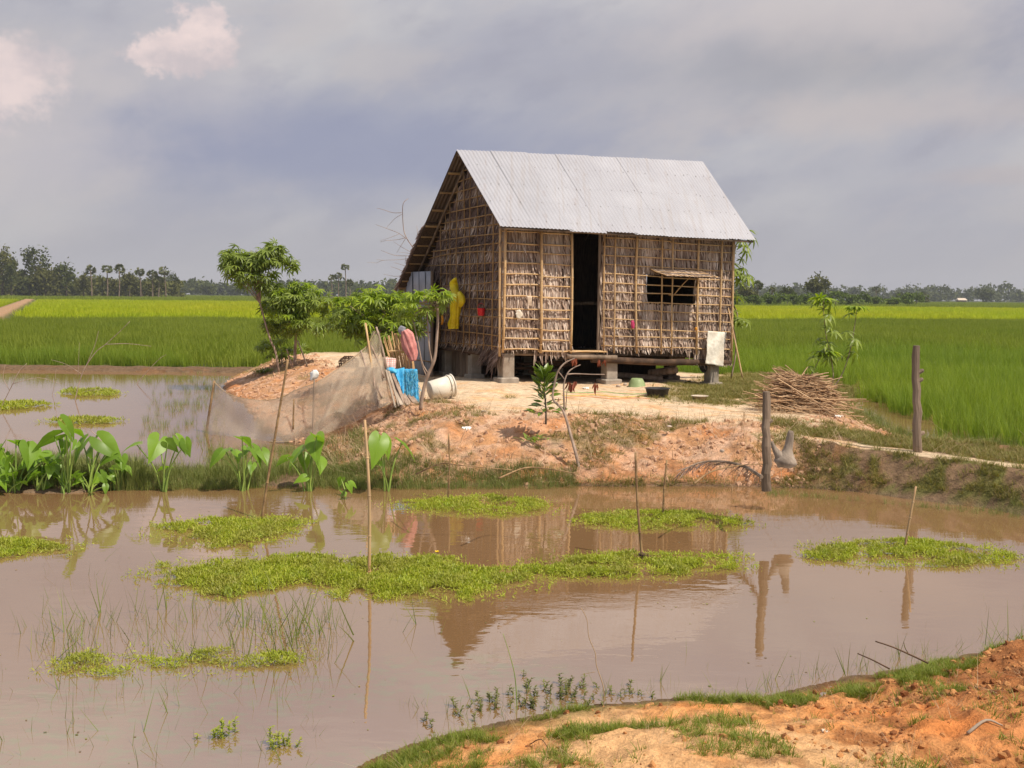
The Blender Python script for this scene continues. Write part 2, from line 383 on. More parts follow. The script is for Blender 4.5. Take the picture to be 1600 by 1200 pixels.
MAT['ground'] = m_ground()

def m_water():
    m, t = newmat('muddy_water')
    co = t.node('ShaderNodeNewGeometry').outputs['Position']
    n3 = t.noise(co, 0.35, 3)
    c = t.ramp(n3, [(0.3, (0.185, 0.103, 0.045)), (0.7, (0.225, 0.13, 0.063))])
    # submerged algae drifts, in patches of their own
    sx = t.node('ShaderNodeMapping', {'Vector': co, 'Scale': (1.0, 1.5, 1.0)}).outputs[0]
    alg = t.maprange(t.noise(sx, 7.0, 7, 0.7), 0.47, 0.60)
    tot = None
    for (x, y, rx, ry) in ((-1.95, 6.3, 1.3, 0.55), (-0.35, 6.6, 0.9, 0.5), (-2.6, 5.6, 1.5, 0.5), (-0.6, 5.2, 0.8, 0.4)):
        s_ = t.node('ShaderNodeSeparateXYZ', {0: co})
        dx = t.math('MULTIPLY', t.math('SUBTRACT', s_.outputs[0], x), 1 / rx); dy = t.math('MULTIPLY', t.math('SUBTRACT', s_.outputs[1], y), 1 / ry)
        d = t.maprange(t.math('ADD', t.math('MULTIPLY', dx, dx), t.math('MULTIPLY', dy, dy)), 0.2, 1.3, 1.0, 0.0)
        tot = d if tot is None else t.math('MAXIMUM', tot, d)
    c = t.mix(t.math('MULTIPLY', t.math('MULTIPLY', alg, tot), 0.5), c, (0.15, 0.16, 0.05))
    b = t.node('ShaderNodeBsdfPrincipled', {'Base Color': c, 'Roughness': 0.022, 'IOR': 3.7, 'Specular IOR Level': 0.5})
    w1 = t.noise(t.node('ShaderNodeMapping', {'Vector': co, 'Scale': (1.0, 2.2, 1.0)}).outputs[0], 2.2, 3)
    w2 = t.noise(t.node('ShaderNodeMapping', {'Vector': co, 'Scale': (2.0, 9.0, 1.0)}).outputs[0], 5.0, 2)
    s_ = t.node('ShaderNodeSeparateXYZ', {0: co})
    # a faint breath of wind where the photograph shows ripples
    dx = t.math('MULTIPLY', t.math('SUBTRACT', s_.outputs[0], 1.0), 1 / 2.4); dy = t.math('MULTIPLY', t.math('SUBTRACT', s_.outputs[1], 8.35), 1 / 0.35)
    rip = t.maprange(t.math('ADD', t.math('MULTIPLY', dx, dx), t.math('MULTIPLY', dy, dy)), 0.1, 1.2, 1.0, 0.0)
    h = t.math('ADD', w1, t.math('MULTIPLY', w2, t.math('ADD', 0.03, t.math('MULTIPLY', rip, 0.30))))
    t.l.new(bumped(t, h, 1.0, 0.0016), b.inputs['Normal'])
    out(t, b.outputs[0]); return m
MAT['water'] = m_water()

# ------------------------------------------------------------------ terrain
def g2(px, py, z=0.0): p = G(px, py, z); return (p.x, p.y)
LAND = [g2(345, 607), g2(385, 640), g2(415, 672), g2(440, 690), g2(485, 702), g2(505, 728), g2(535, 757), g2(620, 762), g2(700, 760), g2(800, 760), g2(900, 759),
        g2(1000, 760), g2(1100, 760), g2(1200, 762), g2(1260, 762), g2(1330, 768), g2(1400, 777), g2(1470, 786), g2(1540, 794), g2(1600, 806), g2(1750, 835),
        (9.5, 10.4), (16, 8.5), (26, 5), (26, 8), (16, 11.2), (10.0, 13.2), (7.6, 14.3), (6.0, 15.4), g2(1425, 698), g2(1385, 672), g2(1335, 640), (9.2, 27.5), (8.8, 30.5), (4, 32.5), (-2, 33), (-6, 32.5), (-8.2, 30.5)]
BANK = [(-1.9, -6), g2(520, 1225), g2(575, 1190), g2(635, 1164), g2(700, 1146), g2(780, 1126), g2(860, 1112), g2(930, 1102), g2(1000, 1098), g2(1080, 1090), g2(1180, 1092), g2(1240, 1078),
        g2(1310, 1062), g2(1400, 1048), g2(1480, 1035), g2(1540, 1020), g2(1600, 1008), g2(1800, 985), (6.0, 6.6), (12, 7.2), (30, 4.0), (30, -6)]
TARO = [(-16, 13.35), g2(0, 768), g2(100, 768), g2(200, 762), g2(300, 760), g2(420, 757), g2(535, 756), g2(500, 722), g2(400, 738), g2(300, 742), g2(150, 744), g2(0, 742), (-16, 14.6)]
BACK = [(-60, 32.3), (-24, 32.5), (-14, 32.5), (-8, 32.2), (-7, 33.3), (-14, 33.5), (-24, 33.4), (-60, 33.3)]
# control points: x, y, height, slope width, roughness
CTL = [(*g2(560, 700, .3), .62, 2.1), (*g2(700, 645, .7), .72, 2.3), (*g2(850, 645, .7), .70, 2.2), (*g2(1000, 655, .66), .66, 2.1), (*g2(1150, 660, .6), .60, 1.9),
       (*g2(1250, 690, .5), .50, 1.0), (*g2(1350, 700, .46), .46, .55), (*g2(1480, 712, .45), .44, .5), (*g2(1600, 727, .42), .43, .5), (9, 12, .42, .5), (20, 8, .42, .5),
       (-.2, 20.3, .76, 2.0), (2.2, 21.3, .68, 2), (4.5, 22.5, .57, 2), (-6.0, 27.5, .72, 2.2), (-4, 29, .78, 2.2), (0, 29, .6, 2), (7, 27, .35, 2), (5.5, 18.5, .52, 1.6), (-5.0, 22, .62, 2.8), (-3.2, 18, .60, 2.3), (6, 31, .25, 1.5)]
def hw(x, y):
    W = 0; H = 0; S = 0
    for cx, cy, h, w in CTL:
        k = 1.0 / (((x - cx) ** 2 + (y - cy) ** 2) ** 1.5 + 0.02)
        W = W + k; H = H + k * h; S = S + k * w
    return H / W, S / W
FP0, FP1 = g2(-20, 505, .2), g2(46, 470, .2)
def segd(x, y, a, b):
    ex, ey = b[0] - a[0], b[1] - a[1]; t = np.clip(((x - a[0]) * ex + (y - a[1]) * ey) / (ex * ex + ey * ey), 0, 1)
    return np.hypot(x - a[0] - t * ex, y - a[1] - t * ey), t
def height(x, y, full=False):
    x = np.asarray(x, float); y = np.asarray(y, float)
    wob = (fbm(x * 1.3, y * 1.3, 3, 3) - .5) * .35
    dl = sdist(x, y, LAND) + wob * .8
    hp, w = hw(x, y)
    near = (y < 60)
    prof = np.where(dl > 0, np.where(dl < w, (np.clip(dl / w, 0, 1) ** .8) * (1 - .0), 1.0), 0)
    prof = np.where(dl > 0, sm(dl / w, -0.35, 1.0) * 1.0 - sm(0., -0.35, 1.0) * (1 - np.clip(dl / w, 0, 1)), 0)
    slope = sm(dl, 0.0, .25) * (1 - sm(dl, w * .85, w * 1.15))
    clod = (fbm(x * 3.1, y * 3.1, 4, 21) - .5) * .16 + (fbm(x * 9, y * 9, 3, 31) - .5) * .06
    flat = (fbm(x * 1.1, y * 1.1, 3, 41) - .5) * .07 + (fbm(x * 7, y * 7, 2, 43) - .5) * .012
    zl = hp * prof + slope * clod + np.where(dl > 0, flat * sm(dl, 0, .4), 0)
    under = -0.06 - .55 * sm(-dl, 0.0, 2.2)
    z = np.where(dl > 0, zl, under)
    # near bank
    db = sdist(x, y, BANK) + wob * .25
    hb = .10 + .22 * sm(db, .2, 1.6) + .25 * sm(x, 1.6, 5.0)
    zb = np.where(db > 0, hb * sm(db, -.03, .45), -.35 * sm(-db, 0, 1.7)) + sm(db, 0, .2) * ((fbm(x * 2.3, y * 2.3, 4, 51) - .5) * .13 + (fbm(x * 12, y * 12, 3, 55) - .5) * .035 * (1 + 1.3 * sm(x, 1.0, 2.3)) + (np.abs(fbm(x * 3.1 + y, y * 4.3, 3, 59) - .5) * -.12) * sm(x, .9, 2.2) + (fbm(x * 26, y * 26, 2, 57) - .5) * .008 * (1 + 2 * sm(x, 1.2, 2.4)))
    z = np.maximum(z, zb)
    dt = sdist(x, y, TARO) + wob
    zt = .07 * sm(dt, -.2, .35) + (fbm(x * 4, y * 4, 3, 61) - .5) * .06
    z = np.where(dt > -.1, np.maximum(z, zt), z)
    dk = sdist(x, y, BACK) + wob * .6
    zk = .13 * sm(dk, -.1, .45) + (fbm(x * 3, y * 3, 3, 63) - .5) * .06
    z = np.where(dk > -.05, np.maximum(z, zk), z)
    # paddy floor beyond: just under the surface of the flooded field
    fp, ft = segd(x, y, FP0, FP1)
    zf = .03 + (fbm(x * .8, y * .8, 3, 71) - .5) * .05 + .6 * (1 - sm(fp, .9, 2.2)) 
    field = sm(y, 33.2, 34.0)
    z = np.where((y > 33.0) & (dk < 0.1) & (dl < 0), z * (1 - field) + zf * field, z)
    if full: return z, dl, db, dt, dk, w, fp, hp
    return z
def hz(x, y): return float(height(np.array([x]), np.array([y]))[0])

def build_ground():
    rs = [0.0]; r = 1.2
    while r < 1300:
        rs.append(r)
        if r < 6.6: r += .028
        elif r < 11.8: r += .11
        elif r < 17.5: r += .032
        elif r < 31: r += .075
        elif r < 37: r += .12
        else: r *= 1.035
    rs = np.array(rs); A = 520
    an = np.radians(np.linspace(-44, 44, A)); an = an * (0.82 + 0.18 * (np.abs(an) / np.radians(44)) ** 2)
    R, T = np.meshgrid(rs, an, indexing='ij')
    Yw = R; Xw = R * np.tan(T)
    Z, dl, db, dt, dk, w, fp, hp = height(Xw, Yw - 0.0, True)
    V = np.stack([Xw, Yw, Z], -1).reshape(-1, 3)
    n, k = R.shape
    i = np.arange(n - 1)[:, None] * k + np.arange(k - 1)[None]
    Fq = np.stack([i, i + 1, i + 1 + k, i + k], -1).reshape(-1, 4)
    a = Acc(); a.add(V, Fq)
    o = a.build('ground', MAT['ground'], smooth=True, kind='structure')
    o['label'] = 'orange and pale sandy soil of the banks and house mound'
    # soil colours, zone by zone
    def c(*v): return np.array(v)[None, None, :]
    def lerp(A_, B_, t): return A_ + (B_ - A_) * t[..., None]
    mud = c(.20, .135, .085) + 0 * Z[..., None]
    sand = c(.67, .51, .345); clay = c(.47, .255, .135); pink = c(.58, .37, .25); orange = c(.54, .255, .095); red = c(.42, .165, .06); turf = c(.135, .13, .04); brown = c(.21, .135, .08)
    n1 = fbm(Xw * 1.7, Yw * 1.7, 4, 81); n2 = fbm(Xw * 5, Yw * 5, 4, 83); n3 = fbm(Xw * .7, Yw * .7, 3, 85)
    col = mud
    onland = sm(dl, -.03, .12)
    sl = lerp(clay + 0 * mud, pink + 0 * mud, sm(n2, .42, .62)); sl = lerp(sl, orange + 0 * mud, sm(n1, .55, .72) * .35)
    sl = lerp(sl, turf + 0 * mud, sm(n1, .50, .40) * sm(dl, .6, 1.0) * (1 - sm(dl, 1.5, 2.0)) * .45)
    pl = lerp(sand + 0 * mud, clay + 0 * mud, sm(n2, .5, .75) * .4)
    land = lerp(sl, pl, sm(dl, w * .85, w * 1.12))
    land = lerp(land, red + 0 * mud, (1 - sm(dl, .1, .6)) * .6); land = lerp(land, brown * .7 + 0 * mud, (1 - sm(dl, .03, .16)) * .8)
    # dyke on the right: turf on brown earth, with a trodden sand line along its crest
    dyk = sm(Xw, 3.6, 4.4) * (1 - sm(Yw, 15.2, 16.2))
    path_y = G(1600, 724, .43).y + (6.2 - Xw) * .42 + .0 * Xw
    pc = [g2(1180, 668, .6), g2(1290, 688, .5), g2(1400, 704, .46), g2(1500, 716, .45), g2(1600, 727, .43), (9.0, 12.1), (20, 9.2)]
    pd = np.full(Z.shape, 9.0)
    for q in range(len(pc) - 1): pd = np.minimum(pd, segd(Xw, Yw, pc[q], pc[q + 1])[0])
    dc = lerp(brown + 0 * mud, turf + 0 * mud, sm(n2, .40, .58))
    dc = lerp(dc, sand * .9 + 0 * mud, 1 - sm(pd + (n2 - .5) * .12, .14, .24))
    land = lerp(land, dc, dyk)
    # turf right of and behind the house
    tr = sm(Xw - (Yw - 19.5) * .35, 2.2, 4.0) * sm(Yw, 17.8, 19.5)
    tr = np.maximum(tr, sm(Yw, 29, 31) * .8)
    land = lerp(land, turf * 1.25 + 0 * mud, tr * sm(n1 + .30 * sm(Yw, 17.5, 20.5), .38, .55))
    col = lerp(col, land, onland)
    bk = lerp(orange * 1.08 + 0 * mud, c(.62, .36, .17) + 0 * mud, sm(n1, .42, .62)); bk = lerp(bk, red * 1.15 + 0 * mud, sm(Xw + (n3 - .5) * 2.2, 1.7, 2.8) * .75)
    bk = lerp(bk, red * .45 + 0 * mud, sm(Xw + (Yw - 4.5) * .5 + (n2 - .5) * .5, 2.9, 3.4) * .5)  # darker red towards the right end of the near bank
    bk = lerp(bk, turf + 0 * mud, (1 - sm(db, .12, .38)) * .75)
    bk = lerp(bk, red * .62 + 0 * mud, sm(fbm(Xw * 6, Yw * 7, 4, 87), .54, .68) * (.35 + .5 * sm(Xw, .8, 2.2)))
    bk = lerp(bk, brown * .55 + 0 * mud, (1 - sm(db, .02, .10)) * .85)
    col = lerp(col, bk, sm(db, -.08, .0))
    col = lerp(col, brown * .8 + 0 * mud, sm(dt, -.1, .1)); col = lerp(col, brown * .75 + 0 * mud, sm(dk, -.1, .1))
    fld = sm(Yw, 33.2, 34) * (dl < 0); col = lerp(col, c(.075, .09, .025) + 0 * mud, fld * (dk < 0))
    col = lerp(col, brown * 1.7 + 0 * mud, (1 - sm(fp, .6, 1.3)) * fld)
    me = o.data; at = me.color_attributes.new('soil', 'FLOAT_COLOR', 'POINT')
    at.data.foreach_set('color', np.concatenate([np.clip(col, .005, .9), np.ones(Z.shape + (1,))], -1).reshape(-1).astype(np.float32))
    return o
ground = build_ground()

a = Acc()
xs = [-60, -20, -8, 0, 8, 20, 60]; ys = [-6, 2, 8, 16, 24, 34, 36]
a.add([(x, y, 0.0) for y in ys for x in xs], [(j * 7 + i, j * 7 + i + 1, (j + 1) * 7 + i + 1, (j + 1) * 7 + i) for j in range(6) for i in range(6)])
water = a.build('pond_water', MAT['water'], kind='structure'); water['label'] = 'still muddy brown water of the pond'

# ------------------------------------------------------------------ scattering (ground cover nobody could count)
def proto_collection(name, accs, mat):
    c = bpy.data.collections.new(name)
    for i, a in enumerate(accs):
        o = a.build('%s_%02d' % (name, i), mat)
        COL.objects.unlink(o); c.objects.link(o)
    return c
def scatter(name, pts, protos, scl, tilt=0.12, rotz=None, kind='stuff', label=None, zs=None, parent=None, align=None):
    """instances of a prototype collection on points, as one object of ground cover"""
    pts = np.asarray(pts, np.float32); N = len(pts)
    me = bpy.data.meshes.new(name); me.vertices.add(N); me.vertices.foreach_set('co', pts.ravel())
    rz = RNG.random(N) * 6.283 if rotz is None else rotz
    rot = np.stack([(RNG.random(N) - .5) * 2 * tilt, (RNG.random(N) - .5) * 2 * tilt, rz], -1).astype(np.float32)
    A = me.attributes.new('rot', 'FLOAT_VECTOR', 'POINT'); A.data.foreach_set('vector', rot.ravel())
    sc = np.repeat(np.asarray(scl, np.float32).reshape(-1, 1) * np.ones((N, 1), np.float32), 3, 1)
    if zs is not None: sc[:, 2] *= zs
    A = me.attributes.new('scl', 'FLOAT_VECTOR', 'POINT'); A.data.foreach_set('vector', sc.ravel())
    A = me.attributes.new('idx', 'INT', 'POINT'); A.data.foreach_set('value', RNG.integers(0, len(protos.objects), N).astype(np.int32))
    o = bpy.data.objects.new(name, me); COL.objects.link(o); o['kind'] = kind
    if label: o['label'] = label
    ng = bpy.data.node_groups.new(name + '_scatter', 'GeometryNodeTree')
    ng.interface.new_socket('Geometry', in_out='INPUT', socket_type='NodeSocketGeometry')
    ng.interface.new_socket('Geometry', in_out='OUTPUT', socket_type='NodeSocketGeometry')
    n = ng.nodes; l = ng.links
    gi = n.new('NodeGroupInput'); go = n.new('NodeGroupOutput'); mp = n.new('GeometryNodeMeshToPoints')
    ip = n.new('GeometryNodeInstanceOnPoints'); ci = n.new('GeometryNodeCollectionInfo')
    ci.inputs['Collection'].default_value = protos; ci.inputs['Separate Children'].default_value = True; ci.inputs['Reset Children'].default_value = True
    def na(nm, t):
        q = n.new('GeometryNodeInputNamedAttribute'); q.data_type = t; q.inputs['Name'].default_value = nm; return q.outputs['Attribute']
    l.new(gi.outputs[0], mp.inputs[0]); l.new(mp.outputs[0], ip.inputs['Points']); l.new(ci.outputs[0], ip.inputs['Instance'])
    ip.inputs['Pick Instance'].default_value = True
    l.new(na('idx', 'INT'), ip.inputs['Instance Index'])
    er = n.new('FunctionNodeEulerToRotation'); l.new(na('rot', 'FLOAT_VECTOR'), er.inputs[0]); l.new(er.outputs[0], ip.inputs['Rotation'])
    l.new(na('scl', 'FLOAT_VECTOR'), ip.inputs['Scale']); l.new(ip.outputs[0], go.inputs[0])
    md = o.modifiers.new('scatter', 'NODES'); md.node_group = ng
    return o

def blade(a, base, ang, h, w, lean, curl, seg=3):
    """one grass blade: flat, tapering, bending over"""
    dx, dy = math.cos(ang), math.sin(ang); px, py = -dy, dx
    V = []
    for i in range(seg + 1):
        t = i / seg
        out_ = lean * t * h + curl * t * t * h; z = h * t * (1 - .35 * curl * t * t)
        ww = w * (1 - t) ** .7 * .5 if i < seg else 0
        c = (base[0] + dx * out_, base[1] + dy * out_, z)
        if i < seg: V += [(c[0] - px * ww, c[1] - py * ww, c[2]), (c[0] + px * ww, c[1] + py * ww, c[2])]
        else: V += [c]
    q = [(2 * i, 2 * i + 1, 2 * i + 3, 2 * i + 2) for i in range(seg - 1)]
    b = a.n; a.add(V, q if q else np.zeros((0, 4), int))
    a.f.setdefault(3, []).append(np.array([[b + 2 * seg - 2, b + 2 * seg - 1, b + 2 * seg]]))
def tuft(nb, h, w, spread, lean=.15, curl=.35, seg=3):
    a = Acc()
    for _ in range(nb):
        r = spread * math.sqrt(random.random()); t = random.random() * 6.283; an = t + random.gauss(0, .6)
        blade(a, (r * math.cos(t), r * math.sin(t)), an, h * random.uniform(.6, 1.05), w * random.uniform(.7, 1.2), lean * random.uniform(.2, 1.6), curl * random.uniform(.1, 1.5), seg)
    return a
# ------------------------------------------------------------------ the house
HA = math.radians(25.0)
HU = Vector((math.cos(HA), math.sin(HA), 0)); HV = Vector((-math.sin(HA), math.cos(HA), 0))
HO = Vector((-0.21, 20.3, 0)); HL = 5.33; ZF, ZT = 1.355, 3.75
def W(u, v, z):
    k = min(max((z - ZF) / (ZT - ZF), 0), 1)
    return HO + HU * u + HV * v + Vector((0, 0, z - (u / HL) * (0.175 - 0.095 * k)))
def u_at(px, v=0.0):
    """position along the front wall seen at photo column px"""
    k = (px - 800) / F
    b = HO + HV * v
    return (k * b.y - b.x) / (HU.x - k * HU.y)
def v_at(px, u=0.0):
    k = (px - 800) / F
    b = HO + HU * u
    return (k * b.y - b.x) / (HV.x - k * HV.y)
def lerp3(a, b, t): return a + (b - a) * t
# roof corners (front eave, ridge, rear eave), left and right
R_EL, R_ER = W(-.25, -.45, 0), W(5.57, -.45, 0); R_EL.z, R_ER.z = 3.71, 3.615
RV, BV = 1.51, 4.77
R_RL, R_RR = W(-.33, RV, 0), W(5.58, RV, 0); R_RL.z, R_RR.z = 5.32, 5.435
R_BL, R_BR = W(-.45, BV, 0), W(5.58, BV, 0); R_BL.z, R_BR.z = 2.60, 2.60
def roofF(a, s): return lerp3(lerp3(R_EL, R_ER, a), lerp3(R_RL, R_RR, a), s)
def roofB(a, s): return lerp3(lerp3(R_RL, R_RR, a), lerp3(R_BL, R_BR, a), s)
def roof_z(u, v):
    a = (u + .25) / 5.83
    return roofF(a, (v + .45) / (RV + .45)).z if v < RV else roofB(a, (v - RV) / (BV - RV)).z

house = thing('thatched_house', 'palm-thatched bamboo house on concrete posts under a corrugated metal roof', 'house', HO + Vector((0, 0, .7)))

def m_roof():
    m, t = newmat('galvanised_sheet')
    co = t.node('ShaderNodeTexCoord').outputs['Object']
    oi = t.node('ShaderNodeObjectInfo').outputs['Random']
    n = t.noise(co, 1.4, 6, .6); n2 = t.noise(co, 22, 3)
    c = t.ramp(t.math('ADD', t.math('MULTIPLY', n, .82), t.math('MULTIPLY', oi, .18)), [(0.25, (0.345, 0.34, 0.37)), (0.75, (0.43, 0.425, 0.455))])
    c = t.mix(t.math('MULTIPLY', t.maprange(n2, .62, .75), .35), c, (0.30, 0.27, 0.26))
    sx_ = t.node('ShaderNodeMapping', {'Vector': co, 'Rotation': (0, 0, -HA), 'Scale': (9.0, .35, .35)}).outputs[0]
    c = t.mix(t.math('MULTIPLY', t.maprange(t.noise(sx_, 1.6, 5, .6), .5, .72), .45), c, (0.33, 0.29, 0.27))      # rain streaks down the slope
    rs_ = t.maprange(t.math('MULTIPLY', t.noise(co, 5.0, 6, .7), t.noise(sx_, .9, 3)), .33, .42)
    c = t.mix(t.math('MULTIPLY', rs_, .16), c, (0.25, 0.15, 0.10))
    c = t.mix(t.node('ShaderNodeNewGeometry').outputs['Backfacing'], c, (0.13, 0.095, 0.075))   # darker brown on the back faces
    b = t.node('ShaderNodeBsdfPrincipled', {'Base Color': c, 'Roughness': 0.5, 'Metallic': 0.25, 'Specular IOR Level': 0.4})
    t.l.new(bumped(t, n2, .15, .004), b.inputs['Normal']); out(t, b.outputs[0]); return m
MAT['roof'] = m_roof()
MAT['panel'] = m_plain('dull_grey_sheet', (0.26, 0.27, 0.30), (0.38, 0.385, 0.42), 1.5, 0.6, 0.1, metal=.15)
MAT['nail'] = m_plain('rusty_nail', (0.18, 0.15, 0.14), (0.28, 0.24, 0.22), 9, .7, 0)

# --- posts and footings
def house_post(u, v, ztop, zbase, w=0.25, foot=True, mat='concrete', d=None):
    d = d or w
    t = W(u, v, ztop); b = W(u, v, ztop); b.z = zbase
    a = Acc(); R = Matrix.Rotation(HA, 3, 'Z')
    a.box(((t.x, t.y, (t.z + zbase) / 2)), (w, d, t.z - zbase), R, jit=.012)
    p = a.build('post', MAT[mat], house)
    m = p.modifiers.new('b', 'BEVEL'); m.width = .012
    if foot:
        a = Acc(); a.box((t.x, t.y, zbase + .02), (w * 1.55, d * 1.55, .13), R, jit=.025)
        f = a.build('footing', MAT[mat], p); f.matrix_parent_inverse = Matrix()
        m = f.modifiers.new('b', 'BEVEL'); m.width = .02
uL, uM, uR = u_at(795), u_at(957), u_at(1118)
for u in (uL, uM, uR):
    zb = {uL: .775, uM: .68, uR: .555}[u]
    house_post(u, .13, ZF - .02, zb + .0, .25 if u != uR else .23)
for v in (1.65, 3.15):
    for u in (.14, 2.05, 3.9 if v > 2 else 4.95):
        if u == 3.9: u = 5.1
        p = W(u, v, 0); house_post(u, v, ZF - .02, hz(p.x, p.y), .22, True, 'concrete' if u < 3 else 'wood')

# --- floor frame, floor planks
def beam(p0, p1, r, name='floor_beam', mat='wood_dark', sides=7, jit=.15, n=7, sag=0.0):
    a = Acc(); pts = []
    for i in range(n):
        t = i / (n - 1); q = lerp3(p0, p1, t); q = q + Vector((0, 0, -sag * math.sin(math.pi * t) + random.gauss(0, .004))); pts.append(q)
    a.tube(pts, r, sides, True, jit); return a.build(name, MAT[mat], house, smooth=True)
beam(W(-.02, .10, ZF - .03), W(2.0, .10, ZF - .03), .035, mat='wood')
beam(W(1.95, -.06, ZF - .10), W(5.36, -.02, ZF - .12), .07, mat='wood_dark', sag=.03)
beam(W(.0, .0, ZF - .07), W(.0, 3.3, ZF - .07), .05)
beam(W(HL, .0, ZF - .07), W(HL, 3.3, ZF - .07), .05)
beam(W(0, 3.3, ZF - .07), W(HL, 3.3, ZF - .07), .05)
beam(W(0, 1.65, ZF - .1), W(HL, 1.65, ZF - .1), .06)
for i in range(16):
    v0 = .02 + i * .205
    a = Acc(); c = (W(0.03, v0 + .1, ZF) + W(HL - .03, v0 + .1, ZF)) / 2
    d = (W(HL - .03, v0 + .1, ZF) - W(0.03, v0 + .1, ZF))
    R = d.to_track_quat('X', 'Z').to_matrix()
    a.box(c + Vector((0, 0, -.01)), (d.length, .19, .02), R); a.build('floorboard', MAT['wood_dark'], house)

# --- openings in front wall coordinates
DU0, DU1 = u_at(888), u_at(935)
WU0, WU1 = u_at(1007), u_at(1082)
def z_at(px, py, v=0.0):
    u = u_at(px, v); q = W(u, v, 0); return P(px, py, q.y).z + (u / HL) * .13
WZ0, WZ1 = z_at(1045, 475), z_at(1045, 431)

# --- dark backing sheets behind the leaves
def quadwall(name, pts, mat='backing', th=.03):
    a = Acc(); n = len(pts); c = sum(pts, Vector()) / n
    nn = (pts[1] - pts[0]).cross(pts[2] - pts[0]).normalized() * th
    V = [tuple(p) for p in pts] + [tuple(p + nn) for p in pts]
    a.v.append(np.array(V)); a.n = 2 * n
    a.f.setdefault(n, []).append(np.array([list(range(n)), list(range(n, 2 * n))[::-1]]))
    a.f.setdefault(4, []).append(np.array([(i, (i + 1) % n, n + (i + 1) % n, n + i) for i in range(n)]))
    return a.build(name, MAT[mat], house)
ZTOP = ZT + .24
B = .012
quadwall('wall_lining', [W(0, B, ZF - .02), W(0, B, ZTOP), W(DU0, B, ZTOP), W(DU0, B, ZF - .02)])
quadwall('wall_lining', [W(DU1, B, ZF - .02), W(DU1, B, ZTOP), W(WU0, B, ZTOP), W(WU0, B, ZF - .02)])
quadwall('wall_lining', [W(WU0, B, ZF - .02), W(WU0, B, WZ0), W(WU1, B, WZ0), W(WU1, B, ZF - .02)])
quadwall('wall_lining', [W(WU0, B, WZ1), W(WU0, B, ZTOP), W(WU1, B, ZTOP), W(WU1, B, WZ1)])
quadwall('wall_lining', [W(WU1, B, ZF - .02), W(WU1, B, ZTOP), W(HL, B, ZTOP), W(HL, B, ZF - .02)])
GV = v_at(691)            # rear end of the thatched part of the gable wall
def ztb(u, v): return roof_z(u, v) - .06 + (u / HL) * .08
quadwall('gable_lining', [W(.03, 0, ZF - .02), W(.03, GV, ZF - .02), W(.03, GV, ztb(0, GV)), W(.03, RV, ztb(0, RV)), W(.03, 0, ztb(0, 0))])
quadwall('gable_lining', [W(HL, 0, ZF - .02), W(HL, 3.3, ZF - .02), W(HL, 3.3, ztb(HL, 3.3)), W(HL, RV, ztb(HL, RV)), W(HL, 0, ztb(HL, 0))])
quadwall('rear_lining', [W(0, 3.33, ZF - .5), W(0, 3.33, ztb(0, 3.33)), W(HL, 3.33, ztb(HL, 3.33)), W(HL, 3.33, ZF - .02), W(5.0, 3.33, ZF - .05), W(5.0, 3.33, .3), W(0, 3.33, .3)])  # skirt below floor level is added to darken the underfloor
# lean-to upper side wall over the doorway
quadwall('gable_lining', [W(.03, GV, 2.95), W(.03, 4.65, 2.55), W(.03, 4.65, ztb(0, 4.65)), W(.03, GV, ztb(0, GV))])

# --- thatch leaves
def leafrows(name, along, normal, rows, mat, Lm=.34, Wm=.036, dens=.019, flare=.05, clip=None, tilt=.10, rng=random, cut=None):
    """rows: list of (z nominal, s0, s1); along(s, z) gives the world point on the wall"""
    for zi, s0, s1 in rows:
        a = Acc(); N = int((s1 - s0) / dens)
        M = []; 
        for i in range(N):
            s = s0 + (s1 - s0) * (i + rng.random()) / N
            L = Lm * rng.uniform(.65, 1.25) * (.85 + .35 * float(vnoise(np.array([s * 1.9 + zi * 7]), np.array([zi * 3.1]), 9)[0])); z = zi + rng.uniform(-.035, .03) + .05 * (float(vnoise(np.array([s * 1.3]), np.array([zi * 5.3]), 4)[0]) - .5)
            if rng.random() < .05: L *= 1.25
            if cut:
                L = cut(s, z, L)
                if L <= .05: continue
            p = along(s, z); p2 = along(s + .01, z); ux = (p2 - p).normalized(); nn = normal
            lean = rng.gauss(0, tilt) + .25 * (float(vnoise(np.array([s * 2.3]), np.array([zi * 9.]), 6)[0]) - .5); w = Wm * rng.uniform(.6, 1.35); fl = flare * rng.uniform(.2, 1.7); o0 = rng.uniform(.004, .022)
            down = (Vector((0, 0, -1)) * math.cos(lean) + ux * math.sin(lean))
            side = (ux * math.cos(lean) + Vector((0, 0, 1)) * math.sin(lean)); tw = rng.gauss(0, .35)
            side = side * math.cos(tw) + nn * math.sin(tw)
            V = []
            for t, ww, oo in ((0, .9, 0), (.35, 1.0, .25), (.72, .8, .62), (1.0, .18, 1.0)):
                c = p + down * (L * t) + nn * (o0 + fl * oo * oo + .006)
                V += [tuple(c - side * (w * ww / 2)), tuple(c + nn * (w * .18 * ww)), tuple(c + side * (w * ww / 2))]
            q = []
            for j in range(3): q += [(3 * j, 3 * j + 1, 3 * j + 4, 3 * j + 3), (3 * j + 1, 3 * j + 2, 3 * j + 5, 3 * j + 4)]
            a.add(V, q)
        if a.n: a.build(name, MAT[mat], house, kind='stuff')
FN = -HV; GN = -HU
def front(s, z): return W(s, 0, z)
def cutwin(s, z, L):
    if WU0 - .02 < s < WU1 + .02:
        if z > WZ1: return min(L, z - WZ1 + .02)
        if z > WZ0 + .02: return 0
    return L
NR = 13
zs = [ZF + .29 + i * (ZTOP - ZF - .25) / NR for i in range(NR + 1)]
rr = random.Random(5)
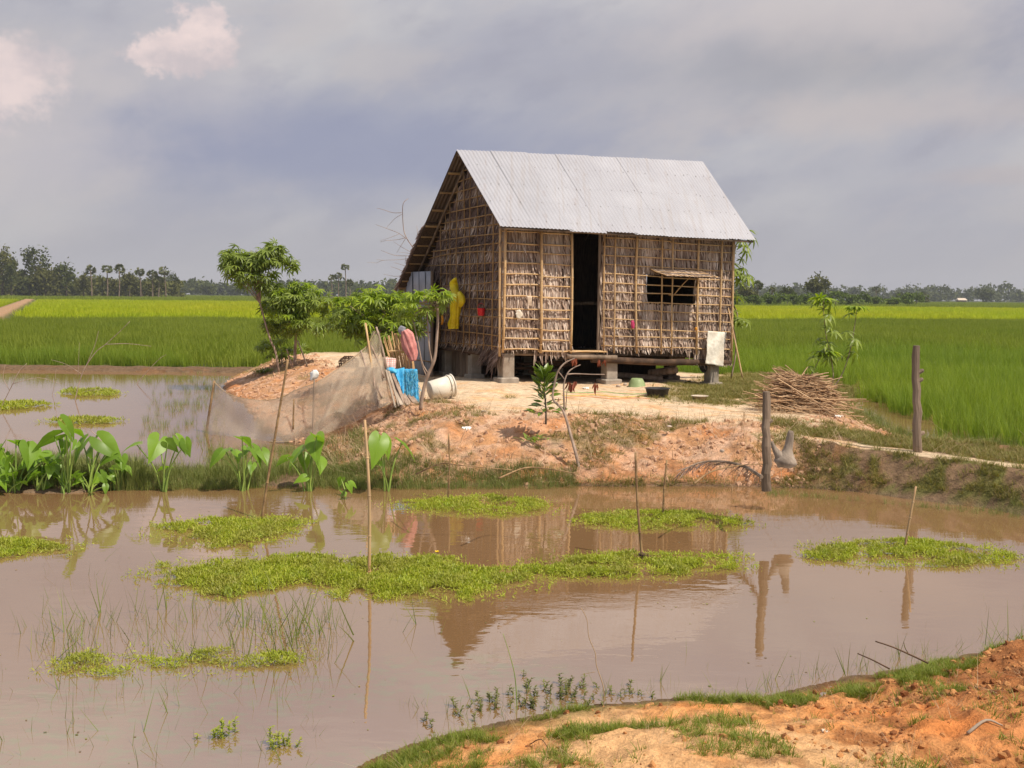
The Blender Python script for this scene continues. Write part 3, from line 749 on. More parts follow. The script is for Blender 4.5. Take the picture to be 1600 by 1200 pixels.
for z in zs:
    l_ = .25 if z == zs[0] else .36
    leafrows('thatch_row', front, FN, [(z, -.02, DU0 - .02)], 'thatch', l_, .042, rng=rr, flare=.05)
    leafrows('thatch_row', front, FN, [(z, DU1 + .03, HL + .02)], 'thatch', l_, .042, rng=rr, flare=.045, cut=cutwin)
# ragged hem under the front wall
leafrows('thatch_fringe', front, FN, [(ZF + .10, u_at(832), DU0 - .04)], 'thatch', .26, .034, .035, .03, rng=rr)
leafrows('thatch_fringe', front, FN, [(ZF + .10, u_at(1085), HL + .04)], 'thatch', .30, .036, .022, .07, rng=rr, tilt=.2)
# gable side
def gable(s, z): return W(0, s, z)
gz = ZF + .24
k = 0
while gz < 5.25:
    # extent of this row under the roof slopes
    zz = gz + .02
    v0 = 0.0 if zz < ztb(0, 0) else (zz - ztb(0, 0)) / (ztb(0, RV) - ztb(0, 0)) * RV
    v1 = GV if zz < ztb(0, GV) else GV - (zz - ztb(0, GV)) / (ztb(0, RV) - ztb(0, GV)) * (GV - RV)
    if zz > 3.02 and zz < ztb(0, GV): 
        v1 = 3.15 + max(0, (ztb(0, GV) - zz)) / (ztb(0, GV) - ztb(0, 4.65)) * (4.65 - GV)
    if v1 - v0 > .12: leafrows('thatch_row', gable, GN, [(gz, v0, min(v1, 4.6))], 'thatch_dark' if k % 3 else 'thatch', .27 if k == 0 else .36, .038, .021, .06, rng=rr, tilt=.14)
    gz += .205 ; k += 1
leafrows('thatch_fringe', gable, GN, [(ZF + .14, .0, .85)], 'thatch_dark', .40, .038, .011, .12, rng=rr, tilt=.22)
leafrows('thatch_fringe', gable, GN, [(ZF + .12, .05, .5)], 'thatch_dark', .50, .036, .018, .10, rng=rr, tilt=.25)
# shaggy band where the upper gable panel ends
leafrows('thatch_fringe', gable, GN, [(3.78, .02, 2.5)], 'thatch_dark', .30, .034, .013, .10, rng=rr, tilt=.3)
# right and rear walls
rz_ = ZF + .2
while rz_ < 5.2:
    v0 = 0 if rz_ < ztb(HL, 0) else (rz_ - ztb(HL, 0)) / (ztb(HL, RV) - ztb(HL, 0)) * RV
    v1 = 3.3 if rz_ < ztb(HL, 3.3) else 3.3 - (rz_ - ztb(HL, 3.3)) / (ztb(HL, RV) - ztb(HL, 3.3)) * (3.3 - RV)
    if v1 - v0 > .15: leafrows('thatch_row', lambda s, z: W(HL, s, z), HU, [(rz_, v0, v1)], 'thatch', .38, .045, .04, .08, rng=rr)
    rz_ += .25
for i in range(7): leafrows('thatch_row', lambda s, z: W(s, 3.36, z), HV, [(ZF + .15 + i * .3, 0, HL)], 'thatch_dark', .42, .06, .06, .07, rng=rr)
leafrows('thatch_fringe', lambda s, z: W(s, 3.3, z), HV, [(ZF + .02, 3.5, HL)], 'thatch', .42, .04, .05, .04, rng=rr, tilt=.25)

# --- bamboo lattice
def pole(p0, p1, r, name, mat='bamboo', bend=.008, parent=None, n=6, sides=6, knots=True):
    a = Acc(); pts = []; rad = []
    d = (p1 - p0); L = d.length
    off = Vector((random.gauss(0, bend), random.gauss(0, bend), random.gauss(0, bend)))
    for i in range(n):
        t = i / (n - 1); pts.append(lerp3(p0, p1, t) + off * math.sin(math.pi * t) + Vector([random.gauss(0, bend * .25) for _ in range(3)])); rad.append(r * (1.05 - .15 * t))
    a.tube(pts, rad, sides)
    if knots and L > .5:
        m = int(L / .32)
        for j in range(m):
            t = (j + random.uniform(.3, .7)) / m; c = lerp3(p0, p1, t) + off * math.sin(math.pi * t); dd = d.normalized()
            a.tube([c - dd * .008, c, c + dd * .008], [r * 1.0, r * 1.28, r * 1.0], sides, False)
    return a.build(name, MAT[mat], parent or house, smooth=True)
fo = FN * .075
def frail(u0, u1, z, r=.017, name='bamboo_rail', z2=None):
    return pole(W(u0, 0, z) + fo, W(u1, 0, z2 if z2 else z) + fo, r, name)
uA, uB = u_at(840), u_at(886.5)
yl = [362, 379, 393, 410, 428, 444.5, 462.5, 482, 496, 512.5, 528, 546]
for y in yl:
    z = z_at(785, y) ; d = random.uniform(-.02, .02)
    frail(-.03, uA + .02, z, random.uniform(.014, .019), z2=z + random.uniform(-.02, .02))
    frail(uA - .03, uB + .02, z + random.uniform(-.025, .015), random.uniform(.014, .019))
yr = [373, 386, 400, 413.5, 428, 442, 456, 469, 483, 496.5, 511, 524, 538.5]
for i, y in enumerate(yr):
    z = z_at(942, y); um = u_at(random.choice([1028, 1043, 1083]))
    frail(DU1 + .02, um + .04, z, random.uniform(.012, .017), z2=z + random.uniform(-.02, .015))
    frail(um - .05, HL + .03, z + random.uniform(-.03, .0), random.uniform(.012, .017))
fo2 = FN * .108
for x, r in ((784, .030), (839, .030), (886, .026), (937, .020), (955, .018), (988, .026), (1027, .018), (1044, .018), (1083, .024), (1120, .022), (1136, .020)):
    u = u_at(x)
    pole(W(u + random.uniform(-.01, .01), 0, ZT + .16) + fo2, W(u + random.uniform(-.03, .03), 0, ZF - (.0 if x < 890 else -.03)) + fo2, r, 'bamboo_upright', bend=.012)
# gable lattice
go_ = GN * .085
for i in range(15):
    z = ZF + .12 + i * .178 + random.uniform(-.02, .02)
    if z < 3.95:
        v1 = GV if z < 3.0 else min(4.6, RV + (ztb(0, RV) - z) / (ztb(0, RV) - ztb(0, 4.65)) * 3.1 - .1)
        pole(W(0, -.02, z) + go_, W(0, v1, z + random.uniform(-.08, .04)) + go_, random.uniform(.010, .014), 'bamboo_rail', 'bamboo_grey', .02)
for i in range(7):
    z = 4.0 + i * .2
    v0 = RV - (ztb(0, RV) - z) / (ztb(0, RV) - ztb(0, 0)) * RV; v1 = RV + (ztb(0, RV) - z) / (ztb(0, RV) - ztb(0, GV)) * (GV - RV)
    if v1 - v0 > .2: pole(W(0, v0 + .03, z) + go_, W(0, v1 - .03, z - .03) + go_, .013, 'bamboo_rail', 'bamboo_grey')
for x in (694, 702, 709, 720, 730, 740, 750.5, 764, 777):
    v = v_at(x)
    pole(W(0, v, ztb(0, v) - .1) + go_ * 1.25, W(0, v + random.uniform(-.06, .06), ZF + .03) + go_ * 1.25, random.uniform(.010, .015), 'bamboo_upright', 'bamboo_grey', .02)
# corner pole and door frame
pole(W(-.06, -.03, ZT + .2), W(-.06, -.05, ZF - .08), .028, 'corner_pole')
pole(W(HL + .05, -.04, ZT + .1), W(HL + .06, -.04, ZF - .1), .026, 'corner_pole')
a = Acc(); a.tube([W(DU0 + .02, -.0, ZF - .02), W(DU0 + .0, .0, ZT + .2)], .035, 6); a.build('door_jamb', MAT['wood'], house)
a = Acc(); a.tube([W(DU1 - .02, -.0, ZF - .02), W(DU1 - .01, .0, ZT + .2)], .030, 6); a.build('door_jamb', MAT['wood'], house)
pole(W(DU0 + .3, .9, ZT + .6), W(DU0 + .32, .95, ZF), .06, 'inner_pole', 'wood_dark')
pole(W(DU0 + .1, 2.4, ZT + .8), W(DU0 + .12, 2.4, ZF), .06, 'inner_pole', 'wood_dark')
for i in range(4):   # split-bamboo threshold
    pole(W(DU0 - .06, -.07 - i * .035, ZF + .06 - i * .008), W(DU1 + .1, -.06 - i * .035, ZF + .07 - i * .008), .014, 'threshold_slat')
beam(W(DU0 - .1, -.12, ZF - .055), W(DU1 + .35, -.1, ZF - .06), .05, 'threshold_beam', 'wood')

# --- window shutter, propped open
sh = bpy.data.objects.new('window_shutter', None)
a = Acc(); hz0 = z_at(1045, 424); su0, su1 = u_at(1010), u_at(1086)
s00, s10 = W(su0, -.06, hz0), W(su1, -.06, hz0)
s01, s11 = W(su0 + .02, -.60, hz0 - .13), W(su1 + .08, -.62, hz0 - .13)
nsh = (s10 - s00).cross(s01 - s00).normalized(); nsh = nsh if nsh.z > 0 else -nsh
a.grid(lambda x, y: lerp3(lerp3(s00, s10, x), lerp3(s01, s11, x), y), 8, 5)
shut = a.build('window_shutter', MAT['backing'], house, solid=.02)
a = Acc(); rs = random.Random(3)
for row in range(5):
    for i in range(46):
        x = (i + rs.random()) / 46; y0 = row * .21
        c0 = lerp3(lerp3(s00, s10, x), lerp3(s01, s11, x), y0); c1 = lerp3(lerp3(s00, s10, x + rs.gauss(0, .02)), lerp3(s01, s11, x + rs.gauss(0, .02)), y0 + .30)
        sd = (s10 - s00).normalized() * .02; up = nsh * rs.uniform(.012, .04)
        a.add([tuple(c0 - sd + nsh * .012), tuple(c0 + sd + nsh * .014), tuple(c1 + sd * .5 + up), tuple(c1 - sd * .5 + up)], [(0, 1, 2, 3)])
o = a.build('shutter_thatch', MAT['thatch'], shut, kind='stuff'); o.matrix_parent_inverse = Matrix()
for (q0, q1) in ((s01, s11), (s00, s10), (s00, s01), (s10, s11), ((s00 + s01) / 2, (s10 + s11) / 2)):
    o = pole(q0 + nsh * .02, q1 + nsh * .02, .011, 'shutter_batten', parent=shut); o.matrix_parent_inverse = Matrix()
pole(W(u_at(1062), -.4, hz0 - .08), W(u_at(1046), -.08, WZ0 + .16), .011, 'shutter_prop')

# --- roof: corrugated sheets with overlapping seams, front and upper rear
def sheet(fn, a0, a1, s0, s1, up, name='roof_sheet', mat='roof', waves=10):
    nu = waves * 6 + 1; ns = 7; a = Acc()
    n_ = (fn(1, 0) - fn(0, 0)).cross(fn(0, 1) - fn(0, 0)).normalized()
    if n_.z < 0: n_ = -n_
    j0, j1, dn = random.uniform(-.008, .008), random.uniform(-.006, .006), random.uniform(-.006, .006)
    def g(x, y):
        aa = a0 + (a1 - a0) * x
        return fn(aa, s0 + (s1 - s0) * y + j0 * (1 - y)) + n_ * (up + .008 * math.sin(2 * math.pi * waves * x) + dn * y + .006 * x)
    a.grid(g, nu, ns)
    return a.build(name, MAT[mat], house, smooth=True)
NS = 8
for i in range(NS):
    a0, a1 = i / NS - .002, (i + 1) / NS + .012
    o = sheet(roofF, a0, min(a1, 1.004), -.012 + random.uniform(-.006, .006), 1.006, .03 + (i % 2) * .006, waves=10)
    a = Acc()      # roofing nails in lines over the purlins
    for s in (.30, .52, .78, .06):
        for k in range(4):
            c = roofF(a0 + (a1 - a0) * (k + random.uniform(.2, .6)) / 4, s + random.gauss(0, .006)); a.box(c + Vector((0, 0, .055)), (.014, .014, .01))
    q = a.build('roofing_nails', MAT['nail'], o, kind='stuff'); q.matrix_parent_inverse = Matrix()
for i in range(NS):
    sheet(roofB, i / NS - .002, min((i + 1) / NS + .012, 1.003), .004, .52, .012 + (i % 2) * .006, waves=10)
# ridge folded cap is absent in the photo: sheets simply meet; lower rear slope is thatch
def rearleaf():
    nb = (roofB(1, 0) - roofB(0, 0)).cross(roofB(0, 1) - roofB(0, 0)).normalized(); nb = nb if nb.z > 0 else -nb
    r2 = random.Random(9)
    a = Acc(); a.grid(lambda x, y: roofB(x, .49 + .50 * y) - nb * .01, 20, 6); a.build('roof_lining', MAT['backing'], house, solid=.03)
    ux = (roofB(1, .5) - roofB(0, .5)).normalized()
    for row in range(12):
        a = Acc(); s = .50 + row * .043
        for i in range(230):
            aa = (i + r2.random()) / 230
            p = roofB(aa, s) + nb * (.02 + r2.uniform(0, .03)); q = roofB(aa + r2.gauss(0, .004), s + r2.uniform(.07, .12)) + nb * r2.uniform(.03, .10) - Vector((0, 0, .02))
            sd = ux * .022
            m = (p + q) / 2 + nb * .015
            a.add([tuple(p - sd), tuple(p + sd), tuple(m - sd), tuple(m + sd), tuple(q - sd * .3), tuple(q + sd * .3)], [(0, 1, 3, 2), (2, 3, 5, 4)])
        # ragged verge
        for i in range(14):
            p = roofB(.0, s + r2.uniform(0, .04)) + nb * .02; q = p - ux * r2.uniform(.02, .10) + (roofB(0, .1) - roofB(0, 0)).normalized() * r2.uniform(.05, .2) - Vector((0, 0, r2.uniform(0, .06)))
            sd = Vector((0, 0, .018)); a.add([tuple(p - sd), tuple(p + sd), tuple(q + sd * .4), tuple(q - sd * .4)], [(0, 1, 2, 3)])
        a.build('roof_thatch_row', MAT['thatch_dark'], house, kind='stuff')
rearleaf()
# purlins and rafters under the roof
dn_ = Vector((0, 0, -.045))
for s in (.02, .30, .52, .78, .97): pole(roofF(-.0, s) + dn_, roofF(1.0, s) + dn_, .026, 'purlin', 'wood', .01, n=8)
for i, s in enumerate((.13, .26, .385, .50, .58, .65, .72, .79, .86, .93, .99)):
    pole(roofB(-.0, s) + dn_, roofB(1.0, s) + dn_, .026 if i < 4 else .018, 'purlin', 'bamboo_grey', .01, n=8)
for u in (.02, 2.0, 3.7, 5.3):
    aa = (u + .25) / 5.83
    pole(roofF(aa, .04) + dn_ * 2, roofF(aa, .99) + dn_ * 2, .03, 'rafter', 'wood', .01)
    pole(roofB(aa, .0) + dn_ * 2, roofB(aa, .98) + dn_ * 2, .03, 'rafter', 'wood', .01)

# --- rear lean-to: flat grey metal sheets at the side, dark doorway beside them
MU = -.30
mv0, mv1 = v_at(673, MU), v_at(636, MU)
for i in range(4):
    b0 = mv0 + (mv1 - mv0) * i / 4; b1 = mv0 + (mv1 - mv0) * (i + 1) / 4 + .03
    a = Acc()
    def g(x, y, b0=b0, b1=b1, i=i):
        v = b0 + (b1 - b0) * x; zt = min(roof_z(MU, v) - .12, 2.95); q = W(MU - .008 * (i % 2), v, 0); zb = .62
        return Vector((q.x, q.y, zb + (zt - zb) * y)) + GN * (.010 * math.sin(x * 2 * math.pi * 3) + .015 * math.sin(y * 5 + i))
    a.grid(g, 25, 8); a.build('wall_sheet', MAT['panel'], house, smooth=True, solid=.004)
for z in (.98, 1.62, 2.28):
    pole(W(MU - .03, mv0, z), W(MU - .03, mv1, z - .02), .014, 'wall_rail', 'bamboo_grey')
a = Acc(); q = W(MU + .01, mv0 - .02, 0); a.tube([(q.x, q.y, .6), (q.x, q.y, 2.95)], .035, 6); a.build('door_jamb', MAT['wood'], house)
quadwall('lean_to_rear_wall', [W(MU, 4.66, .4), W(MU, 4.66, 2.5), W(HL, 4.66, 2.6), W(HL, 4.66, .4)], 'backing')
quadwall('lean_to_side_wall', [W(3.3, 3.4, .4), W(3.3, 4.66, .4), W(3.3, 4.66, 2.6), W(3.3, 3.4, 3.4)], 'backing')
house_objs_end = True
# slatted store under the floor at the gable side
for i in range(15):
    v = v_at(700 + i * 2.45, .18); q = W(.20 + random.uniform(-.01, .01), v, ZF - .06); a = Acc()
    zb = .70; a.box((q.x, q.y, (q.z + zb) / 2), (.022, .085, q.z - zb), Matrix.Rotation(HA, 3, 'Z') @ Matrix.Rotation(random.gauss(0, .015), 3, 'X'), jit=.006)
    a.build('store_slat', MAT['wood'], house)
# dark sheets added behind the store to make the underfloor look dark
quadwall('underfloor_darkener', [W(.3, 3.2, .3), W(4.9, 3.2, .3), W(4.9, 3.2, ZF - .06), W(.3, 3.2, ZF - .06)])
quadwall('underfloor_darkener', [W(.28, 1.9, .5), W(.28, 3.2, .4), W(.28, 3.2, ZF - .06), W(.28, 1.9, ZF - .06)])
quadwall('underfloor_darkener', [W(4.9, 2.2, .3), W(4.9, 3.2, .3), W(4.9, 3.2, ZF - .06), W(4.9, 2.2, ZF - .06)])
# ------------------------------------------------------------------ leaves and plants
def leaflet(L, w, droop=.3, fold=.12, base=.18):
    """a lance-shaped leaflet pointing along +X, folded on its midrib"""
    V = []
    for t, ww in ((0, .12), (.3, .8), (.6, 1.0), (.85, .55), (1.0, 0.06)):
        x = L * t; z = -droop * L * t * t
        V += [(x, -w * ww / 2, z + fold * w * ww), (x, 0, z), (x, w * ww / 2, z + fold * w * ww)]
    q = []
    for j in range(4): q += [(3 * j, 3 * j + 1, 3 * j + 4, 3 * j + 3), (3 * j + 1, 3 * j + 2, 3 * j + 5, 3 * j + 4)]
    return np.array(V), np.array(q)
def palmate(n=7, L=.16, w=.034, droop=.45, spread=125):
    """hand-shaped cassava leaf at the end of a petiole at the origin, middle finger along +X"""
    a = Acc()
    for k in range(n):
        f = (k / (n - 1) - .5) * 2; an = math.radians(f * spread)
        V, q = leaflet(L * (1 - .35 * abs(f)), w, droop * random.uniform(.7, 1.3))
        c, s = math.cos(an), math.sin(an); R = np.array([[c, -s, 0], [s, c, 0], [0, 0, 1]])
        a.add(V @ R.T, q)
    return np.concatenate(a.v), np.concatenate(a.f[4])
def frame(d, roll=0.0):
    """rotation whose X axis is d and Z as upward as possible"""
    x = Vector(d).normalized(); z = Vector((0, 0, 1)) - x * x.z
    if z.length < 1e-3: z = Vector((1, 0, 0))
    z.normalize(); y = z.cross(x)
    R = Matrix((x, y, z)).transposed()
    return R @ Matrix.Rotation(roll, 3, 'X')
def limb(a, pts, r0, r1, sides=7):
    n = len(pts); a.tube(pts, [r0 + (r1 - r0) * (i / (n - 1)) for i in range(n)], sides, True, .12)
def smoothpath(pts, k=4):
    """Catmull-Rom through the given points"""
    P_ = [Vector(p) for p in pts]; P_ = [P_[0] * 2 - P_[1]] + P_ + [P_[-1] * 2 - P_[-2]]
    out_ = []
    for i in range(1, len(P_) - 2):
        for j in range(k):
            t = j / k; a, b, c, d = P_[i - 1:i + 3]
            out_.append(.5 * ((2 * b) + (c - a) * t + (2 * a - 5 * b + 4 * c - d) * t * t + (3 * b - a - 3 * c + d) * t ** 3))
    out_.append(P_[-2]); return out_

# ------------------------------------------------------------------ cassava-like trees on the mound
def cassava_tree(name, label, base, trunk_pts, blobs, nleaf, L=.17, r=.03, mat='cassava', seed=1, cat='tree', bright=0.0, extra_trunks=(), group=None, clump=.16):
    """blobs: list of (centre, (rx, ry, rz)); leaves stand on short petioles around twig ends inside the blobs"""
    rs = random.Random(seed); root = thing(name, label, cat, base, group)
    tr = Acc(); path = smoothpath(trunk_pts, 4); limb(tr, path, r, r * .6, 8)
    for ex in extra_trunks: limb(tr, smoothpath(ex[0], 4), ex[1], ex[1] * .5, 6)
    pts = []
    top = path[-1]
    for (c, rad) in blobs:
        for _ in range(3):
            e = Vector(c) + Vector([rs.uniform(-.6, .6) * rad[i] for i in range(3)])
            mid = (top + e) / 2 + Vector((0, 0, -.1 * rad[2]))
            limb(tr, smoothpath([path[-2 - rs.randrange(3)], mid, e], 3), r * .45, r * .2, 5)
    tr.build('trunk', MAT['bark'], root, smooth=True)
    V, Q = palmate(L=L, w=L * .2); crown = Acc(); brightA = Acc(); pet = Acc()
    tot = sum(b[1][0] * b[1][1] * b[1][2] for b in blobs)
    for (c, rad) in blobs:
        n = int(nleaf * rad[0] * rad[1] * rad[2] / tot)
        Ms, Ts, Mb, Tb = [], [], [], []
        nc = max(4, n // 7)
        for _ in range(nc):     # twig ends, each with a whorl of leaves
            while True:
                q = Vector([rs.uniform(-1, 1) for _ in range(3)])
                if .25 < q.length < 1: break
            if rs.random() < .5: q = q.normalized() * rs.uniform(.8, 1.0)
            cc = Vector(c) + Vector([q[i] * rad[i] for i in range(3)])
            for j in range(7):
                d = Vector((q.x * .5 + rs.gauss(0, .8), q.y * .5 + rs.gauss(0, .8), rs.uniform(-.5, .5))).normalized()
                pos = cc + d * clump * rs.uniform(.5, 1.2)
                d2 = (d + Vector((0, 0, -.35))).normalized()
                s = rs.uniform(.7, 1.2); R = frame(d2, rs.gauss(0, .5))
                M = np.array([list(row) for row in R]) * s
                if rs.random() < bright * (1.6 if q.z > .2 else .3): Mb.append(M); Tb.append(tuple(pos))
                else: Ms.append(M); Ts.append(tuple(pos))
        if Ms: crown.addmany(V, Q, np.array(Ms), np.array(Ts))
        if Mb: brightA.addmany(V, Q, np.array(Mb), np.array(Tb))
    crown.build('crown', MAT[mat], root)
    if brightA.n: brightA.build('young_leaves', MAT['cassava_bright'], root)
    return root

def gz_(px, py, z=.7):
    """ground point near a pixel, iterating on the terrain height"""
    for _ in range(6):
        p = G(px, py, z); z = hz(p.x, p.y)
    return G(px, py, z)
# tall slim tree at the back of the mound
D = 26.0
T = lambda x, y, d=D: P(x, y, d)
b0 = T(436, 566, 26.0); b0.z = hz(b0.x, b0.y)
def B_(x, y, d, rx, ry, rz_): return (T(x, y, d), (rx * d / F, ry, rz_ * d / F))
cassava_tree('cassava_tree', 'tall slim tree with a flat crown on a bent bare trunk, left end of mound', b0,
    [b0, T(430, 548), T(424, 535), T(416, 510), T(408, 480), T(401, 458)],
    [B_(365, 408, 26, 34, .5, 22), B_(392, 424, 26, 38, .6, 22), B_(425, 405, 26, 33, .5, 22), B_(395, 400, 26, 40, .5, 18), B_(395, 438, 26, 24, .4, 14)], 460, .205, .028, seed=2)
b0 = T(461, 563, 26.5); b0.z = hz(b0.x, b0.y)
cassava_tree('cassava_bush', 'round green leafy bush on a straight grey trunk beside the tall slim tree', b0,
    [b0, T(461, 548, 26.5), T(462, 530, 26.5), T(460, 500, 26.5)],
    [B_(452, 465, 26.5, 42, .6, 26), B_(478, 470, 26.5, 36, .6, 24), B_(448, 500, 26.5, 32, .6, 26), B_(480, 505, 26.3, 26, .5, 20), B_(440, 470, 26.9, 20, .5, 25)], 640, .20, .045, seed=3, cat='bush', bright=.30)
b0 = T(600, 575, 21.5); b0.z = hz(b0.x, b0.y)
cassava_tree('cassava_bush', 'wide bush with yellow-green top leaves between the net and the house', b0,
    [b0, T(600, 560, 21.5), T(594, 540, 21.5), T(592, 510, 21.5)],
    [B_(580, 480, 21.5, 58, .6, 26), B_(600, 510, 21.3, 50, .6, 26), B_(560, 505, 21.6, 42, .5, 22), B_(590, 460, 21.7, 36, .5, 12), B_(597, 540, 21.6, 32, .45, 16), B_(640, 490, 21.2, 24, .4, 22)], 900, .175, .04, seed=4, cat='bush', bright=.38)
b0 = T(441, 566, 27.5); b0.z = hz(b0.x, b0.y)
cassava_tree('low_bush', 'small low leafy shrub at the foot of the tall slim tree', b0,
    [b0, T(440, 558, 27.5), T(440, 548, 27.5)],
    [B_(432, 540, 27.5, 26, .4, 18), B_(455, 548, 27.5, 20, .4, 12)], 110, .17, .02, seed=5, cat='bush', bright=.15)
# forked sapling in front of the house corner
b0 = gz_(657, 641)
d = b0.y; Tq = lambda x, y: P(x, y, d)
cassava_tree('forked_sapling', 'forked pale-barked sapling with feathery yellow-green top, beside the bucket', b0,
    [b0, Tq(660, 618), Tq(667, 590), Tq(675, 572), Tq(680, 555), Tq(683, 520), Tq(684, 492), Tq(682, 470)],
    [(P(672, 472, d), (.20, .22, .13)), (P(688, 462, d), (.13, .18, .09)), (P(640, 482, d), (.22, .22, .15)), (P(652, 462, d), (.16, .2, .08))], 120, .115, .030, seed=6, bright=.75,
    extra_trunks=[([Tq(676, 570), Tq(671, 545), Tq(669, 520), Tq(668, 500), Tq(667, 480)], .016), ([Tq(669, 584), Tq(660, 568), Tq(655, 545), Tq(650, 520), Tq(645, 500)], .014), ([Tq(668, 592), Tq(660, 572), Tq(656, 556)], .013)], cat='sapling', clump=.10)

# young cassava whose leaves can be told apart: each leaf a part
LEAFV, LEAFQ = palmate(L=.20, w=.042)
def leafmesh(name, V, Q, mat):
    a = Acc(); a.add(V, Q); o = a.build(name, mat); me = o.data; bpy.data.objects.remove(o); return me
LM = [leafmesh('leaf', *palmate(L=.20, w=.042, droop=dr), MAT['cassava']) for dr in (.3, .55, .8)]
LMB = [leafmesh('leaf', *palmate(L=.20, w=.042, droop=dr), MAT['cassava_bright']) for dr in (.3, .5)]
def add_leaf(me, root, pos, R, s):
    o = bpy.data.objects.new('leaf', me); COL.objects.link(o); o.parent = root; o.matrix_parent_inverse = Matrix.Translation(-root.location)
    o.matrix_basis = Matrix.LocRotScale(Vector(pos), R, Vector((s, s, s))); return o
def young_cassava(label, base, stems, seed, size=1.0, topbright=True, cat='plant', name='young_cassava', nper=8, r=.014, span=.22):
    rs = random.Random(seed); root = thing(name, label, cat, base)
    for pts in stems:
        a = Acc(); pth = smoothpath(pts, 4); limb(a, pth, r, r * .45, 6); a.build('stem', MAT['bark'], root, smooth=True)
    pa = Acc()
    for pts in stems:
        pth = smoothpath(pts, 4); n = len(pth); k0 = int(n * .35)
        for i in range(k0, n):
            cnt = nper if i == n - 1 else rs.choice((0, 1, 1) if topbright else (1, 1, 2))
            for j in range(cnt):
                an = rs.random() * 6.283; up = .45 if i == n - 1 else rs.uniform(-.1, .35)
                dd = Vector((math.cos(an), math.sin(an), up)).normalized(); pl = span * rs.uniform(.6, 1.1) * (.6 if i == n - 1 else 1)
                tip = pth[i] + dd * pl; limb(pa, [pth[i], (pth[i] + tip) / 2 + Vector((0, 0, .02)), tip], .003, .002, 4)
                d2 = (dd + Vector((0, 0, -.3 if i == n - 1 else -.7))).normalized()
                me = rs.choice(LMB) if (topbright and i >= n - 1) else rs.choice(LM)
                add_leaf(me, root, tip, frame(d2, rs.gauss(0, .3)), size * rs.uniform(.75, 1.15))
    pa.build('leaf_stalks', MAT['bark'], root)
    return root
b0 = gz_(1292, 612); d = b0.y
S = lambda x, y: P(x, y, d)
young_cassava('young cassava with bright hand-shaped top leaves growing behind the brushwood pile', b0,
    [[S(1296, 612), S(1302, 590), S(1298, 555), S(1290, 520), S(1287, 485), S(1287, 469)], [S(1300, 610), S(1318, 580), S(1330, 540), S(1336, 505), S(1339, 482)], [S(1260, 612), S(1266, 590), S(1280, 562), S(1288, 552)]], 12, 1.5)
b0 = P(1142, 600, 24.2); b0.z = hz(b0.x, b0.y); d = 24.2
young_cassava('cassava tree with drooping leaves showing past the right end of the roof', b0,
    [[b0, P(1150, 540, d), P(1140, 480, d), P(1141, 430, d), P(1150, 385, d), P(1156, 365, d)], [P(1142, 470, d), P(1152, 490, d), P(1150, 505, d)], [P(1141, 430, d), P(1156, 425, d), P(1160, 440, d)]], 21, 1.25, False, 'tree', 'cassava_tree', 5, .02, .30)
# glossy sapling in the yard, one leaf mesh repeated
V, q = leaflet(.19, .062, .22, .10)
a = Acc(); a.add(V, q); MG = a.build('leaf', MAT['mango']); mg = MG.data; bpy.data.objects.remove(MG)
b0 = gz_(853, 663); d = b0.y; sap = thing('mango_sapling', 'small sapling with upright glossy dark green leaves in front of the house', 'sapling', b0)
a = Acc(); pth = smoothpath([b0, P(853, 640, d), P(851, 615, d), P(850, 590, d)], 5); limb(a, pth, .016, .008, 6); a.build('stem', MAT['bark_dark'], sap)
rs = random.Random(8)
pth = smoothpath([b0, P(853, 640, d), P(851, 612, d), P(849, 584, d)], 8); limbs_ = []
for k in range(118):
    t = rs.random() ** .8; i_ = int((.22 + .78 * t) * (len(pth) - 1)); c = pth[i_]
    an = rs.random() * 6.283; out_r = (.16 * (1 - t) + .03) * rs.uniform(.2, 1.0); c = c + Vector((math.cos(an) * out_r * 1.1, math.sin(an) * out_r, rs.uniform(-.02, .05)))
    dd = Vector((math.cos(an), math.sin(an), .15 + 1.7 * t * t + rs.uniform(-.25, .4))).normalized()
    add_leaf(mg, sap, c, frame(dd, rs.gauss(0, .6)), rs.uniform(.65, 1.1))
for k in range(8):
    i_ = int(rs.uniform(.25, .8) * (len(pth) - 1)); an = rs.random() * 6.283
    a = Acc(); limb(a, [pth[i_], pth[i_] + Vector((math.cos(an) * .14, math.sin(an) * .14, .06))], .006, .004, 5); a.build('twig', MAT['bark_dark'], sap)
b0 = gz_(836, 692); d = b0.y; root = thing('weed_plant', 'low bright weed on the clay slope below the glossy sapling', 'plant', b0)
a = Acc()
for j in range(34):
    an = rs.random() * 6.283; dd = Vector((math.cos(an), math.sin(an), rs.uniform(.3, 1.2))).normalized(); V, q = leaflet(.11, .028, .3)
    c = b0 + Vector((rs.gauss(0, .08), rs.gauss(0, .08), rs.uniform(.0, .08))); a.addmany(V, q, np.array([[list(r_) for r_ in frame(dd)]]), np.array([tuple(c)]))
a.build('leaves', MAT['cassava'], root)

